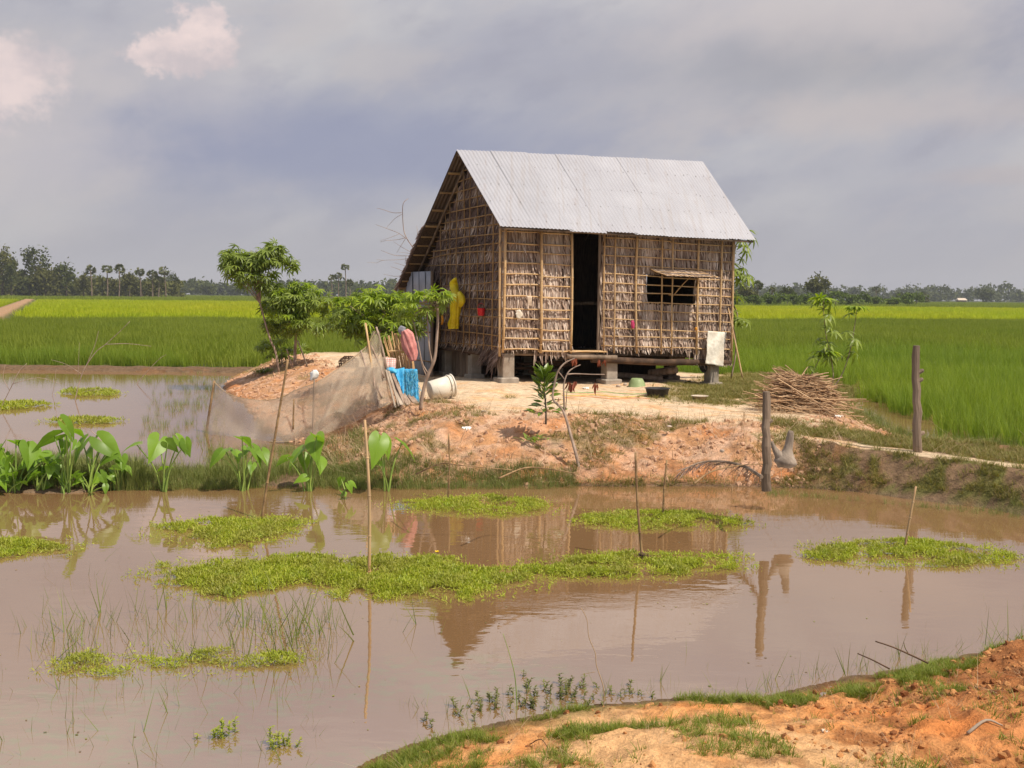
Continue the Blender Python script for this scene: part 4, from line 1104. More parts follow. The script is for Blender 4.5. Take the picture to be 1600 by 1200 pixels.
# ------------------------------------------------------------------ taro row
def tarov(L=.34, Wd=.26):
    """arrow-shaped blade with its stalk joint at the origin, tip along +X, lobes behind"""
    out_ = [(-.38, .10), (-.42, .24), (-.30, .40), (-.10, .50), (.12, .50), (.35, .40), (.60, .24), (.85, .09), (1.0, 0.0)]
    V = [(0, 0, 0)]
    mid = [(-.06, 0), (.12, 0), (.35, 0), (.60, 0), (.85, 0), (1.0, 0)]
    a = Acc(); Vv = []; 
    def z(x, y): return -.30 * (max(x, 0) ** 2) * L + .22 * abs(y) * Wd * (1 - .6 * abs(x)) - .25 * (min(x, 0) ** 2) * L - .25 * y * y * Wd + random.gauss(0, .004)
    for sgn in (1, -1):
        base = len(Vv)
        ring = [(x, sgn * y) for x, y in out_]
        inner = [(x * .5 - .01, y * .5) for x, y in ring[:-1]] + [(.6, 0)]
        Vv += [(x * L, y * Wd, z(x, y)) for x, y in ring]
        Vv += [(x * L, y * Wd, z(x, y)) for x, y in inner]
        Vv += [(0, 0, 0)]
        n = len(ring)
        f = [(base + i, base + i + 1, base + n + i + 1, base + n + i) for i in range(n - 1)]
        t = [(base + n + i, base + n + i + 1, base + 2 * n, base + 2 * n) for i in range(n - 1)]
        if sgn < 0: f = [q[::-1] for q in f]
        for q in f: a.f.setdefault(4, []).append(np.array([q]))
        for q in t: a.f.setdefault(3, []).append(np.array([q[:3] if sgn > 0 else q[:3][::-1]]))
    a.v.append(np.array(Vv)); a.n = len(Vv); return a
TM = []
for i in range(5):
    o = tarov(.36 * random.uniform(.9, 1.1), .30 * random.uniform(.85, 1.1)).build('leaf', MAT['taro'], smooth=True); TM.append(o.data); bpy.data.objects.remove(o)
def taro(px, py, tips, label, seed, name='taro_plant'):
    """tips: (px, py, size, facing-angle) of each leaf joint"""
    rs = random.Random(seed); b = G(px, py, .03); b.z = max(0.0, hz(b.x, b.y)); root = thing(name, label, 'plant', b, 'taro plants along the pond edge')
    for (x, y, s, fa) in list(tips) + [(px + rs.uniform(-24, 24), py - rs.uniform(12, 42), rs.uniform(.4, .75), rs.uniform(-180, 180)) for _ in range(4 if px < 210 else 1)]:
        tip = P(x, y, b.y + rs.uniform(-.22, .22)); st = b + Vector((rs.uniform(-.05, .05), rs.uniform(-.05, .05), -.05))
        hz_ = tip - st; mid = st + Vector((hz_.x * .35, hz_.y * .35, hz_.z * .55))
        a = Acc(); limb(a, smoothpath([st, mid, tip], 4), .014 * (0.6 + .4 * s), .006, 6); a.build('stalk', MAT['taro_stalk'], root, smooth=True)
        an = math.radians(fa); droop = rs.uniform(-1.15, -.15)
        dd = Vector((math.cos(an) * math.cos(droop), math.sin(an) * math.cos(droop), math.sin(droop)))
        o = add_leaf(rs.choice(TM), root, tip, frame(dd, rs.gauss(0, .5)), s * .68)
    return root
taro(-14, 762, [(-30, 690, 1.1, 200), (-8, 700, 1.0, -80), (5, 712, .9, -100), (-20, 730, .8, -60), (12, 735, .8, -50)], 'taro clump cut by the left edge of the photo, behind the dense one', 15)
taro(182, 762, [(176, 712, .8, 190), (190, 716, .8, -70), (197, 730, .6, -30), (170, 738, .6, -110)], 'low small taro just right of the broad one with the hanging blade', 16)
taro(78, 758, [(70, 712, .9, 170), (86, 716, .9, -80), (95, 740, .7, -60), (60, 745, .6, -100), (110, 735, .7, -20)], 'low leafy taro hidden behind the feet of the tallest one', 17)
taro(20, 765, [(2, 700, 1.1, 200), (25, 690, 1.0, 80), (45, 700, 1.1, -60), (52, 712, 1.2, -90), (15, 722, .9, -120), (70, 720, .8, -30), (8, 748, .7, -100), (28, 752, .6, -70)], 'dense clump of light green taro leaves at the left edge of the photo', 1)
taro(62, 765, [(40, 696, .9, 120), (65, 706, 1.1, -80), (85, 728, .7, -60), (52, 735, .7, -120), (78, 755, .5, -90)], 'taro clump second from the left, half hidden by its neighbours', 2)
taro(102, 767, [(85, 682, 1.2, 200), (103, 665, 1.35, 60), (112, 672, 1.1, 75), (100, 690, .9, -60), (120, 692, .5, -90)], 'tallest taro with one dark leaf raised above the left clump', 3)
taro(139, 765, [(130, 692, 1.2, 210), (145, 692, 1.45, -85), (160, 690, 1.35, -10), (175, 695, 1.0, 0), (158, 700, .9, 15), (128, 742, .6, 180), (158, 742, .6, -10), (172, 744, .5, -20), (165, 760, .4, -70)], 'broad taro with a large hanging pale green blade, left of centre in the row', 4)
taro(256, 764, [(248, 690, 1.25, -95), (262, 692, .8, 60), (280, 688, .95, 10), (290, 692, .7, -40), (213, 694, .8, 195)], 'taro with two stems and a single big leaf, standing apart beside the reeds', 5)
taro(380, 763, [(378, 684, 1.0, 70), (352, 704, .95, -120), (368, 705, .9, -60), (342, 710, .9, 200), (398, 703, .95, -20), (410, 706, .8, -50), (385, 700, .6, -90)], 'many-stemmed taro left of the leaning stick in the pond', 6)
taro(484, 763, [(492, 688, 1.35, -80), (495, 682, .9, 70), (470, 702, 1.1, -130), (475, 715, .8, -60), (500, 718, .9, -70), (448, 715, .8, 160), (460, 725, .6, 190)], 'taro with a long pointed leaf right of the leaning stick', 7)
taro(604, 764, [(592, 690, 1.3, -100), (600, 688, 1.0, -30), (628, 692, 1.25, -5)], 'taro with three leaves just right of the tall bamboo stick', 8)
taro(535, 772, [(545, 758, .5, 0), (536, 768, .5, -60), (550, 755, .4, 20)], 'tiny taro shoot with leaves at water level', 9)

# ------------------------------------------------------------------ floating weed mats
def weed_sprig():
    pass
def mat_(poly_px, n, label, seed, hgt=.05, cat='water weed', name='floating_weed_mat', size=.05):
    """poly_px: photo outline of the mat lying on the water"""
    rs = np.random.default_rng(seed); poly = [g2(x, y, .0) for x, y in poly_px]
    xs_ = [p[0] for p in poly]; ys_ = [p[1] for p in poly]
    n = int(n * 2.5); size *= .72; hgt *= .75; N = n * 3; X = rs.uniform(min(xs_) - .1, max(xs_) + .1, N); Y = rs.uniform(min(ys_) - .1, max(ys_) + .1, N)
    d = sdist(X, Y, poly) + (fbm(X * 3.5, Y * 5, 4, seed, .65) - .53) * .55
    dens = fbm(X * 3.3 + 9, Y * 3.3, 3, seed + 5)
    keep = (d > -.22) & (rs.random(N) < np.where(d > 0, np.clip(.14 + d * 5, 0, 1), .035)) & (rs.random(N) < sm(dens, .32, .46) * .93 + .07)
    X, Y, d = X[keep][:n], Y[keep][:n], d[keep][:n]; N = len(X)
    bump = fbm(X * 6, Y * 6, 2, seed + 9)
    Z = hgt * (.2 + 1.3 * bump) * np.clip(d / .18, .15, 1) * rs.uniform(.5, 1.1, N)
    # each leaf: a small pointed blade of four triangles
    V, q = leaflet(1.0, .34, .1, .12); V = V[:9]; q = q[:4]
    V = np.array([(0, -.05, 0), (0, .05, 0), (.45, -.13, .05), (.45, .13, .05), (1, -.02, -.04), (1, .02, -.04)]); q = np.array([(0, 2, 3, 1), (2, 4, 5, 3)])
    an = rs.random(N) * 6.283; el = rs.uniform(-.1, 1.35, N); ro = rs.normal(0, .6, N); L = size * rs.uniform(.5, 1.25, N)
    x = np.stack([np.cos(an) * np.cos(el), np.sin(an) * np.cos(el), np.sin(el)], -1); y = np.stack([-np.sin(an), np.cos(an), 0 * an], -1); z = np.cross(x, y)
    y2 = y * np.cos(ro)[:, None] + z * np.sin(ro)[:, None]; z2 = np.cross(x, y2)
    M = np.stack([x, y2, z2], -1) * L[:, None, None]
    a = Acc(); a.addmany(V, q, M, np.stack([X, Y, Z + .004], -1))
    c = Vector((sum(xs_) / len(xs_), sum(ys_) / len(ys_), 0))
    o = a.build(name, MAT['weed']); tag(o, label, cat, 'floating weed mats on the pond')
    # stems: under the leaves, a loose mesh of runners
    return o
mat_([(205, 905), (260, 885), (330, 875), (420, 873), (520, 872), (600, 868), (680, 868), (720, 880), (800, 888), (860, 880), (830, 912), (770, 925), (700, 938), (600, 938), (540, 928), (480, 915), (420, 925), (350, 932), (280, 925), (230, 915)], 17000, 'largest floating mat of green weed, long and ragged, in the middle of the pond', 1)
mat_([(840, 892), (880, 874), (960, 866), (1060, 866), (1140, 870), (1168, 878), (1130, 890), (1060, 902), (980, 906), (900, 905), (860, 902)], 6200, 'weed mat with a dark-footed stick, running off the right end of the largest mat', 2)
mat_([(240, 822), (300, 812), (360, 808), (440, 808), (475, 815), (462, 835), (420, 845), (380, 856), (330, 858), (290, 845), (255, 832)], 5200, 'weed mat at the foot of the leaning stick, in front of the taro row', 3)
mat_([(590, 788), (640, 782), (700, 776), (760, 774), (830, 780), (880, 793), (840, 802), (780, 808), (700, 806), (640, 798)], 3600, 'flat weed mat close under the clay bank with a thin stick at its middle', 4, .05)
mat_([(900, 815), (930, 804), (1000, 800), (1080, 800), (1140, 808), (1180, 818), (1140, 824), (1060, 828), (980, 826), (930, 824)], 3600, 'weed mat crossed by two upright sticks, right of centre near the bank', 5)
mat_([(1248, 868), (1290, 852), (1360, 846), (1430, 845), (1500, 850), (1560, 860), (1600, 874), (1570, 882), (1500, 888), (1420, 888), (1340, 880), (1280, 876)], 5600, 'weed mat with a short leaning bamboo stub, at the right side of the pond', 6)
mat_([(-60, 850), (-20, 842), (30, 842), (90, 846), (125, 855), (95, 864), (40, 868), (-60, 874)], 3000, 'weed mat cut by the left edge of the photo, under the taro reflections', 7)
mat_([(70, 1045), (110, 1030), (160, 1018), (220, 1022), (290, 1028), (300, 1018), (360, 1012), (440, 1016), (480, 1030), (430, 1040), (370, 1034), (310, 1036), (280, 1046), (200, 1048), (110, 1050)], 3300, 'thin broken weed mat among the reeds, nearest the camera on the left', 8, .045, size=.04)
mat_([(-60, 640), (0, 632), (50, 630), (85, 633), (60, 638), (0, 642)], 700, 'weed mat on the back pond at the left edge of the photo', 9, .08, size=.12)
mat_([(85, 614), (120, 611), (170, 611), (195, 615), (170, 620), (120, 620)], 600, 'farthest weed mat on the back pond, beside the dead twigs', 10, .08, size=.12)
mat_([(60, 660), (110, 655), (170, 655), (203, 658), (170, 664), (110, 664)], 650, 'weed mat on the back pond, nearest behind the tallest taro', 11, .07, size=.10)
# scum and floating scraps on the water
def scrap_proto():
    a = Acc(); V = [(random.uniform(.5, 1) * math.cos(k * 1.2566), random.uniform(.3, .8) * math.sin(k * 1.2566), 0) for k in range(5)]; a.v.append(np.array(V)); a.n = 5; a.f.setdefault(5, []).append(np.array([[0, 1, 2, 3, 4]])); return a
# yellow flower on the largest mat
b = G(682, 872, .02); f = thing('yellow_flower', 'single small yellow flower standing on the largest weed mat', 'flower', b)
a = Acc(); limb(a, [b, b + Vector((.005, 0, .05))], .002, .002, 4); a.build('stem', MAT['taro_stalk'], f)
MAT['yellow'] = m_plain('yellow_petal', (.75, .5, .01), (.85, .65, .02), 5, .6, 0)
a = Acc(); Vp, qp = leaflet(.028, .024, -.2)
for k in range(5):
    an = k * 1.257; a.addmany(Vp, qp, np.array([[list(r_) for r_ in frame((math.cos(an), math.sin(an), .5))]]), np.array([tuple(b + Vector((.005, 0, .05)))]))
a.build('petals', MAT['yellow'], f)

# ------------------------------------------------------------------ grasses, reeds, rice: ground cover
random.seed(21)
gr_short = proto_collection('grass_tuft', [tuft(12, .09, .006, .035, .4, .6) for _ in range(5)], MAT['grass'])
gr_dull = proto_collection('dull_grass_tuft', [tuft(11, .10, .007, .05, .5, .7) for _ in range(5)], MAT['grass_dull'])
marsh = proto_collection('marsh_tuft', [tuft(9, .36, .008, .07, .18, .3) for _ in range(5)], MAT['reed'])
reeds = proto_collection('reed_stem', [tuft(random.choice((1, 1, 2)), .38, .0085, .05, .28, .12) for _ in range(7)], MAT['reed'])
straw = proto_collection('straw', [tuft(4, .30, .006, .05, 1.6, .8) for _ in range(6)], MAT['straw'])
def inpoly(poly, n, rs):
    xs_ = [p[0] for p in poly]; ys_ = [p[1] for p in poly]; X = rs.uniform(min(xs_), max(xs_), n); Y = rs.uniform(min(ys_), max(ys_), n)
    k = sdist(X, Y, poly) > 0; return X[k], Y[k]
rsn = np.random.default_rng(77)
# short grass: near bank edge, dyke, patches
X = rsn.uniform(-2.5, 8, 260000); Y = rsn.uniform(2.2, 8, 260000)
z, dl, db, dt, dk, w, fp, hp = height(X, Y, True)
n1 = fbm(X * 1.7, Y * 1.7, 4, 81); n5 = fbm(X * 2.6, Y * 2.6, 3, 91)
edge = (db > -.06) & (db < .16 + .16 * (X < .9) * sm(n1, .4, .6) + .5 * sm(n5, .5, .7) * (X > -.2) * (X < 2.4)) & (rsn.random(X.size) < sm(n5, .30, .45))
patch = (db > .15) & (sm(n5, .54, .66) > rsn.random(X.size)) & (rsn.random(X.size) < .30) & (X < 2.6)
lush = (X > G(1170, 1085).x) & (X < G(1470, 1035).x) & (db > -.03) & (db < .10 + .40 * sm(n5, .35, .6)) & (rsn.random(X.size) < .9 * sm(n5, .30, .5))
stray = (db > .12) & (rsn.random(X.size) < .006 + .03 * sm(n5, .5, .6))
k = (edge | patch | lush | stray) & (z > 0.01)
pts = np.stack([X[k], Y[k], z[k] - .004], -1)[:24000]
scatter('bank_grass', pts, gr_short, rsn.uniform(.22, .80, len(pts)) ** 1.2, .45, label='short green grass along the edge of the near bank')
X = rsn.uniform(-4.5, 14, 220000); Y = rsn.uniform(10, 31, 220000)
z, dl, db, dt, dk, w, fp, hp = height(X, Y, True)
n1 = fbm(X * 1.7, Y * 1.7, 4, 81); n2 = fbm(X * 5, Y * 5, 4, 83)
pd = np.full(X.shape, 9.0)
pc = [g2(1180, 668, .6), g2(1290, 688, .5), g2(1400, 704, .46), g2(1500, 716, .45), g2(1600, 727, .43), (9.0, 12.1), (20, 9.2)]
for q_ in range(len(pc) - 1): pd = np.minimum(pd, segd(X, Y, pc[q_], pc[q_ + 1])[0])
dy_ = (X > 3.7) & (Y < 16) & (dl > .12) & (pd > .19) & (rsn.random(X.size) < .95 * sm(n2, .34, .52) + .08)
tr = sm(X - (Y - 19.5) * .35, 2.2, 4.0) * sm(Y, 17.8, 19.5)
yard = (tr * sm(n1 + .30 * sm(Y, 17.5, 20.5), .38, .55) > rsn.random(X.size)) & (dl > .1) & (rsn.random(X.size) < .75)
slp = (X < 4.2) & (Y < 19) & (dl > .4) & (dl < 2.3) & (n1 < .43) & (rsn.random(X.size) < .38)
shore = (X < 4.5) & (Y < 16) & (dl > -.12) & (dl < .20) & (rsn.random(X.size) < .9 * sm(n1, .3, .5))
k = dy_ | yard | slp | shore
pts = np.stack([X[k], Y[k], z[k] - .006], -1); print('dull grass', len(pts))
scatter('dyke_grass', pts, gr_dull, rsn.uniform(.5, 1.15, len(pts)), .3, label='dull green turf on the dyke and yard')
# marsh grass: taro ridge and pond shallows
A_ = []
for poly, n, hh in (([(-50, 768), (560, 764), (560, 742), (-50, 744)], 3600, .5), ([(230, 640), (330, 600), (350, 590), (350, 700), (330, 745), (240, 745), (215, 690)], 420, .62),
                    ([(325, 705), (560, 700), (600, 745), (560, 765), (330, 765)], 1500, .6), ([(225, 590), (345, 580), (340, 640), (240, 650)], 260, .6),
                    ([(520, 742), (700, 750), (900, 752), (900, 764), (520, 766)], 1500, .5), ([(-50, 768), (230, 766), (215, 735), (-50, 730)], 3000, .95),
                    ([(1340, 645), (1430, 690), (1600, 700), (1600, 735), (1460, 712), (1400, 692)], 1300, .8), ([(1200, 775), (1600, 800), (1600, 812), (1200, 766)], 500, .35)):
    X, Y = inpoly([g2(*p) for p in poly], n * 3, rsn); X, Y = X[:n], Y[:n]; z = height(X, Y); A_.append(np.stack([X, Y, np.maximum(z, -.02), rsn.uniform(.6, 1.15, len(X)) * hh], -1))
A_ = np.concatenate(A_); A_ = A_[rsn.random(len(A_)) < .15 + .85 * sm(fbm(A_[:, 0] * 1.1, A_[:, 1] * 1.8, 3, 141), .36, .56)]
scatter('marsh_grass', A_[:, :3], marsh, A_[:, 3], .2, label='rushes and marsh grass standing in the shallow water')
X = rsn.uniform(-8, 7, 30000); Y = rsn.uniform(4.2, 13.5, 30000); q5 = fbm(X * 1.1, Y * 1.9, 4, 131)
k = (rsn.random(X.size) < .16 * sm(q5, .50, .68) + .012) & (height(X, Y) < -.01)
pts = np.stack([X[k], Y[k], 0 * X[k] + .003], -1)
MAT['scrap'] = m_leaf('floating_scraps', [(.10, .11, .03), (.24, .24, .06), (.30, .20, .11), (.14, .09, .05), (.42, .33, .22)], .05, .6, objrand=True)
scatter('floating_scraps', pts, proto_collection('scrap', [scrap_proto() for _ in range(6)], MAT['scrap']), .004 + .012 * rsn.random(len(pts)) ** 2, .04, label='tiny leaves and scum floating on the pond')
# sparse reeds in the near pond
A_ = []
for poly, n, hh in (([(20, 960), (480, 940), (560, 990), (480, 1040), (60, 1040)], 300, .85), ([(370, 960), (540, 960), (520, 1040), (380, 1030)], 110, 1.0), ([(0, 1040), (540, 1040), (500, 1200), (0, 1200)], 110, .6),
                    ([(60, 870), (400, 880), (300, 940), (60, 940)], 26, .6), ([(600, 940), (700, 950), (700, 990), (600, 990)], 10, .6), ([(600, 1100), (1080, 1060), (1000, 1100), (700, 1150)], 150, .4),
                    ([(1080, 1080), (1600, 990), (1600, 1010), (1200, 1085)], 230, .55), ([(1000, 980), (1600, 930), (1600, 1000), (1100, 1060)], 14, .3)):
    X, Y = inpoly([g2(*p) for p in poly], n * 4, rsn); X, Y = X[:n], Y[:n]; A_.append(np.stack([X, Y, 0 * X - .01, rsn.uniform(.5, 1.15, len(X)) * hh], -1))
A_ = np.concatenate(A_)
scatter('pond_reeds', A_[:, :3], reeds, A_[:, 3] * (.6 + .8 * rsn.random(len(A_)) ** 2), .5, label='thin reeds rising from the near water')
# dry straw litter on the clay slope
X = rsn.uniform(-3.5, 8, 40000); Y = rsn.uniform(12.8, 20, 40000); z, dl, *_ = height(X, Y, True)
k = (dl > .02) & (dl < 2.6) & (rsn.random(X.size) < np.where(dl < .7, .20, .07) * (X < 4.5) + .012)
pts = np.stack([X[k], Y[k], z[k] + .005], -1)
scatter('straw_litter', pts, straw, rsn.uniform(.3, 1.0, len(pts)), .25, label='dry straw and weed stalks strewn over the clay slope')
X = rsn.uniform(-1.5, 4.5, 3000); Y = rsn.uniform(3, 6.4, 3000); z, dl, db, *_ = height(X, Y, True); k = (db > .05) & (rsn.random(X.size) < .26)
pts = np.stack([X[k], Y[k], z[k] + .002], -1); scatter('dead_grass_litter', pts, straw, rsn.uniform(.10, .35, len(pts)), .3, label='bits of dead grass on the near bank')

# clods of broken clay
def clod_proto():
    a = Acc(); n = 6; V = []; 
    t = (1 + 5 ** .5) / 2
    vs = [(-1, t, 0), (1, t, 0), (-1, -t, 0), (1, -t, 0), (0, -1, t), (0, 1, t), (0, -1, -t), (0, 1, -t), (t, 0, -1), (t, 0, 1), (-t, 0, -1), (-t, 0, 1)]
    fs = [(0, 11, 5), (0, 5, 1), (0, 1, 7), (0, 7, 10), (0, 10, 11), (1, 5, 9), (5, 11, 4), (11, 10, 2), (10, 7, 6), (7, 1, 8), (3, 9, 4), (3, 4, 2), (3, 2, 6), (3, 6, 8), (3, 8, 9), (4, 9, 5), (2, 4, 11), (6, 2, 10), (8, 6, 7), (9, 8, 1)]
    V = [tuple(c * .5 * random.uniform(.7, 1.25) * (1 if i < 2 else .6) for i, c in enumerate(v)) for v in vs]
    a.add(V, fs); return a
MAT['clod'] = m_plain('clay_clod', (.42, .225, .12), (.60, .39, .27), 3.0, .95, .5, .01, spec=.1)
clods = proto_collection('clay_clod', [clod_proto() for _ in range(8)], MAT['clod'])
X = rsn.uniform(-9, 8, 90000); Y = rsn.uniform(12.8, 30, 90000); z, dl, db, dt, dk, w, fp, hp = height(X, Y, True); nn = fbm(X * 2.2, Y * 2.2, 3, 95)
k = (dl > .03) & (dl < w * 1.15) & (rsn.random(X.size) < .55 * sm(nn, .40, .62) + .05) & ((X < 4.2) | (Y > 15.5))
pts = np.stack([X[k], Y[k], z[k]], -1); s_ = .012 + .05 * rsn.random(len(pts)) ** 3
scatter('clay_clods', pts, clods, s_, 3.0, label='broken clods of pink and orange clay on the mound slope')
MAT['clod2'] = m_plain('orange_crumb', (.42, .18, .06), (.58, .30, .13), 8.0, .95, .5, .01, spec=.1)
MAT['clod3'] = m_plain('dark_red_crumb', (.16, .06, .025), (.32, .13, .05), 8.0, .95, .5, .01, spec=.1)
crumbs = proto_collection('soil_crumb', [clod_proto() for _ in range(6)], MAT['clod2'])
for i_, c_ in enumerate(crumbs.objects):
    if i_ % 3 == 0: c_.data.materials[0] = MAT['clod3']
X = rsn.uniform(-1.8, 5, 50000); Y = rsn.uniform(2.5, 7, 50000); z, dl, db, *_ = height(X, Y, True); nn = fbm(X * 3.2, Y * 3.2, 3, 97)
k = (db > .1) & (rsn.random(X.size) < (.55 * sm(nn, .45, .6) + .05) * (.35 + 1.0 * sm(X, 1.0, 2.5)))
pts = np.stack([X[k], Y[k], z[k]], -1); s_ = .003 + .030 * rsn.random(len(pts)) ** 5
scatter('soil_crumbs', pts, crumbs, s_, 3.0, label='loose crumbs of orange soil on the near bank')

# ------------------------------------------------------------------ the rice
random.seed(31)
rice_n = proto_collection('rice_plant', [tuft(16, .72, .011, .07, .12, .35) for _ in range(6)], MAT['rice'])
rice_m = proto_collection('rice_clump', [tuft(18, .66, .024, .22, .12, .30, 2) for _ in range(6)], MAT['rice'])
rice_o = proto_collection('olive_rice_clump', [tuft(18, .62, .028, .26, .12, .30, 2) for _ in range(6)], MAT['rice_olive'])
rice_y = proto_collection('ripening_rice_clump', [tuft(20, .85, .07, .55, .12, .35, 2) for _ in range(6)], MAT['rice_yellow'])
rice_f = proto_collection('far_rice_clump', [tuft(20, .75, .12, 1.0, .15, .35, 2) for _ in range(6)], MAT['rice_olive'])
RP = [g2(1700, 735), g2(1600, 716), g2(1540, 702), g2(1490, 692), g2(1470, 668), g2(1420, 655), g2(1375, 640), g2(1345, 622), (9.6, 27.5), (9.6, 31), (4, 33.5), (-6, 33.6), (-7, 33.7), (-30, 33.7), (-60, 33.7), (-600, 60), (-600, 700), (600, 700), (600, 60), (40, 15), (14, 14.5), (10, 15.5)]
def rice(name, protos, y0, y1, n, scl, label, cond=None, edge=None):
    # sampled uniformly over a fan wider than the view
    Y = np.sqrt(rsn.uniform(y0 ** 2, y1 ** 2, n)); X = Y * np.tan(np.radians(rsn.uniform(-36, 36, n)))
    k = np.ones(n, bool)
    if y0 < 60: k &= sdist(X, Y, RP) + (fbm(X * 1.5, Y * 1.5, 3, 101) - .5) * 1.2 > 0
    fp, ft = segd(X, Y, FP0, FP1); k &= (fp > 1.3 + Y * .004)
    if cond is not None: k &= cond(X, Y)
    X, Y = X[k], Y[k]; z = height(X, Y); h = fbm(X * .35, Y * .35, 3, 103)
    pts = np.stack([X, Y, np.maximum(z, -.03)], -1)
    return scatter(name, pts, protos, rsn.uniform(.8, 1.12, len(pts)) * scl, .10, zs=.82 + .36 * h, label=label)
YB = lambda X: 93 + X * .30 + (vnoise(X * .2, X * 0, 5) - .5) * 4
OL = lambda X, Y: fbm(X * .05 + 3, Y * .05, 3, 107) + sm(Y, 30, 62) * .62 - sm(X, -2, 20) * .30
rice('rice_field_near', rice_n, 15.5, 40, 26000, 1.0, 'bright green rice plants standing in the flooded field', lambda X, Y: (OL(X, Y) < .62) | (Y < 33))
rice('rice_field_middle', rice_m, 38, 116, 80000, 1.0, 'green rice field behind the house', lambda X, Y: (Y < YB(X)) & (OL(X, Y) + rsn.normal(0, .06, X.size) < .62))
rice('rice_field_olive', rice_o, 33, 116, 84000, 1.0, 'darker olive green stretch of the rice field', lambda X, Y: (Y < YB(X)) & (OL(X, Y) + rsn.normal(0, .06, X.size) >= .62))
rice('rice_field_yellow', rice_y, 74, 235, 44000, 1.0, 'bright yellow-green ripening rice in the middle distance', lambda X, Y: Y > YB(X) + .8)
rice('rice_field_far', rice_f, 235, 620, 42000, 1.25, 'far rice fields running to the trees')
# ------------------------------------------------------------------ things around the house
def simple(name, color, rough=.6, var=.75, **k): 
    return m_plain(name, tuple(c * var for c in color), color, k.pop('scale', 9), rough, k.pop('bump', .1), **k)
MAT['yellowcloth'] = m_plain('yellow_plastic', (.62, .46, .01), (.80, .62, .015), 6, .35, .3, .02)
MAT['red'] = simple('red_plastic', (.60, .02, .03), .35)
MAT['pinkcloth'] = m_plain('faded_pink_cloth', (.48, .17, .16), (.68, .30, .27), 8, .9, .3)
MAT['blue'] = m_plain('blue_tarpaulin', (.03, .28, .55), (.07, .42, .70), 7, .45, .4, .02)
MAT['bluenet'] = m_leaf('blue_netting', [(.05, .30, .46), (.12, .42, .56), (.22, .50, .60)], .2, .7, tw=(1, 1, 1))
MAT['white'] = m_plain('white_plastic', (.72, .70, .66), (.85, .83, .80), 8, .5, .2)
MAT['sack'] = m_plain('woven_sack', (.66, .60, .50), (.82, .76, .66), 14, .8, .4, .01, dirt=(.55, .44, .33))
MAT['rag'] = m_plain('beige_rag', (.50, .38, .28), (.66, .52, .40), 9, .9, .3)
MAT['bucket'] = m_plain('dirty_white_plastic', (.62, .56, .46), (.74, .69, .60), 4, .45, .05, dirt=(.50, .36, .24))
MAT['black'] = m_plain('black_plastic', (.02, .02, .022), (.05, .048, .048), 9, .5, .1)
MAT['greenpl'] = m_plain('dull_green_plastic', (.20, .27, .12), (.29, .36, .17), 6, .5, .1)
MAT['dish'] = m_plain('beige_enamel', (.50, .40, .30), (.62, .52, .42), 6, .4, .05)
MAT['orange'] = simple('orange_rag', (.80, .33, .02))
MAT['magenta'] = simple('magenta_cloth', (.55, .05, .15))
MAT['redbrown'] = m_leaf('dried_red_leaf', [(.20, .05, .025), (.33, .10, .05), (.26, .075, .03)], .2, .7, tw=(1.2, .8, .6))
MAT['ropeg'] = simple('green_rope', (.18, .42, .12)); MAT['ropey'] = simple('yellow_rope', (.72, .52, .06)); MAT['ropep'] = simple('orange_rope', (.75, .30, .12))
MAT['stone'] = m_plain('pale_stone', (.35, .27, .21), (.52, .42, .34), 8, .9, .5)

def loft(path, wid, thick, mat, name, parent=None, folds=5, amp=.12, seed=0, side=None, sides=20, n=4):
    """hanging cloth: a folded, flattened sleeve swept down a path"""
    rs = random.Random(seed); pts = smoothpath(path, n); m = len(pts); ph = rs.random() * 6
    wv = np.interp(np.linspace(0, 1, m), np.linspace(0, 1, len(wid)), wid)
    side = side or HU; a = Acc(); V = []
    for i, p in enumerate(pts):
        t = (pts[min(i + 1, m - 1)] - pts[max(i - 1, 0)]).normalized(); nn = t.cross(side).normalized(); sd = nn.cross(t).normalized()
        for k in range(sides):
            an = 2 * math.pi * k / sides; r = 1 + amp * math.sin(folds * an + ph + i * .25) + rs.uniform(-.04, .04)
            V.append(tuple(p + sd * (math.cos(an) * wv[i] * .5 * r) + nn * (math.sin(an) * (thick * .5 + .1 * wv[i]) * r)))
    a.add(V, [(i * sides + k, i * sides + (k + 1) % sides, (i + 1) * sides + (k + 1) % sides, (i + 1) * sides + k) for i in range(m - 1) for k in range(sides)])
    a.f.setdefault(sides, []).append(np.array([list(range(sides))[::-1], [(m - 1) * sides + k for k in range(sides)]]))
    return a.build(name, MAT[mat], parent, smooth=True)
def cloth(c00, c10, c01, c11, mat, name, amp=.02, seed=0, nu=16, nv=18, freq=3, th=.006, parent=None, ragged=0):
    rs = random.Random(seed); n_ = (c10 - c00).cross(c01 - c00).normalized(); ph = rs.random() * 9
    a = Acc()
    def g(x, y):
        p = lerp3(lerp3(c00, c10, x), lerp3(c01, c11, x), y)
        w = amp * (math.sin(x * freq * 6.28 + ph + y * 1.5) * (.3 + y) + .5 * math.sin(y * 9 + x * 5 + ph) + rs.uniform(-.25, .25))
        return p + n_ * w + (c01 - c00).normalized() * (ragged * rs.uniform(-1, 1) if y == 1 else 0)
    a.grid(g, nu, nv); return a.build(name, MAT[mat], parent, smooth=True, solid=th)
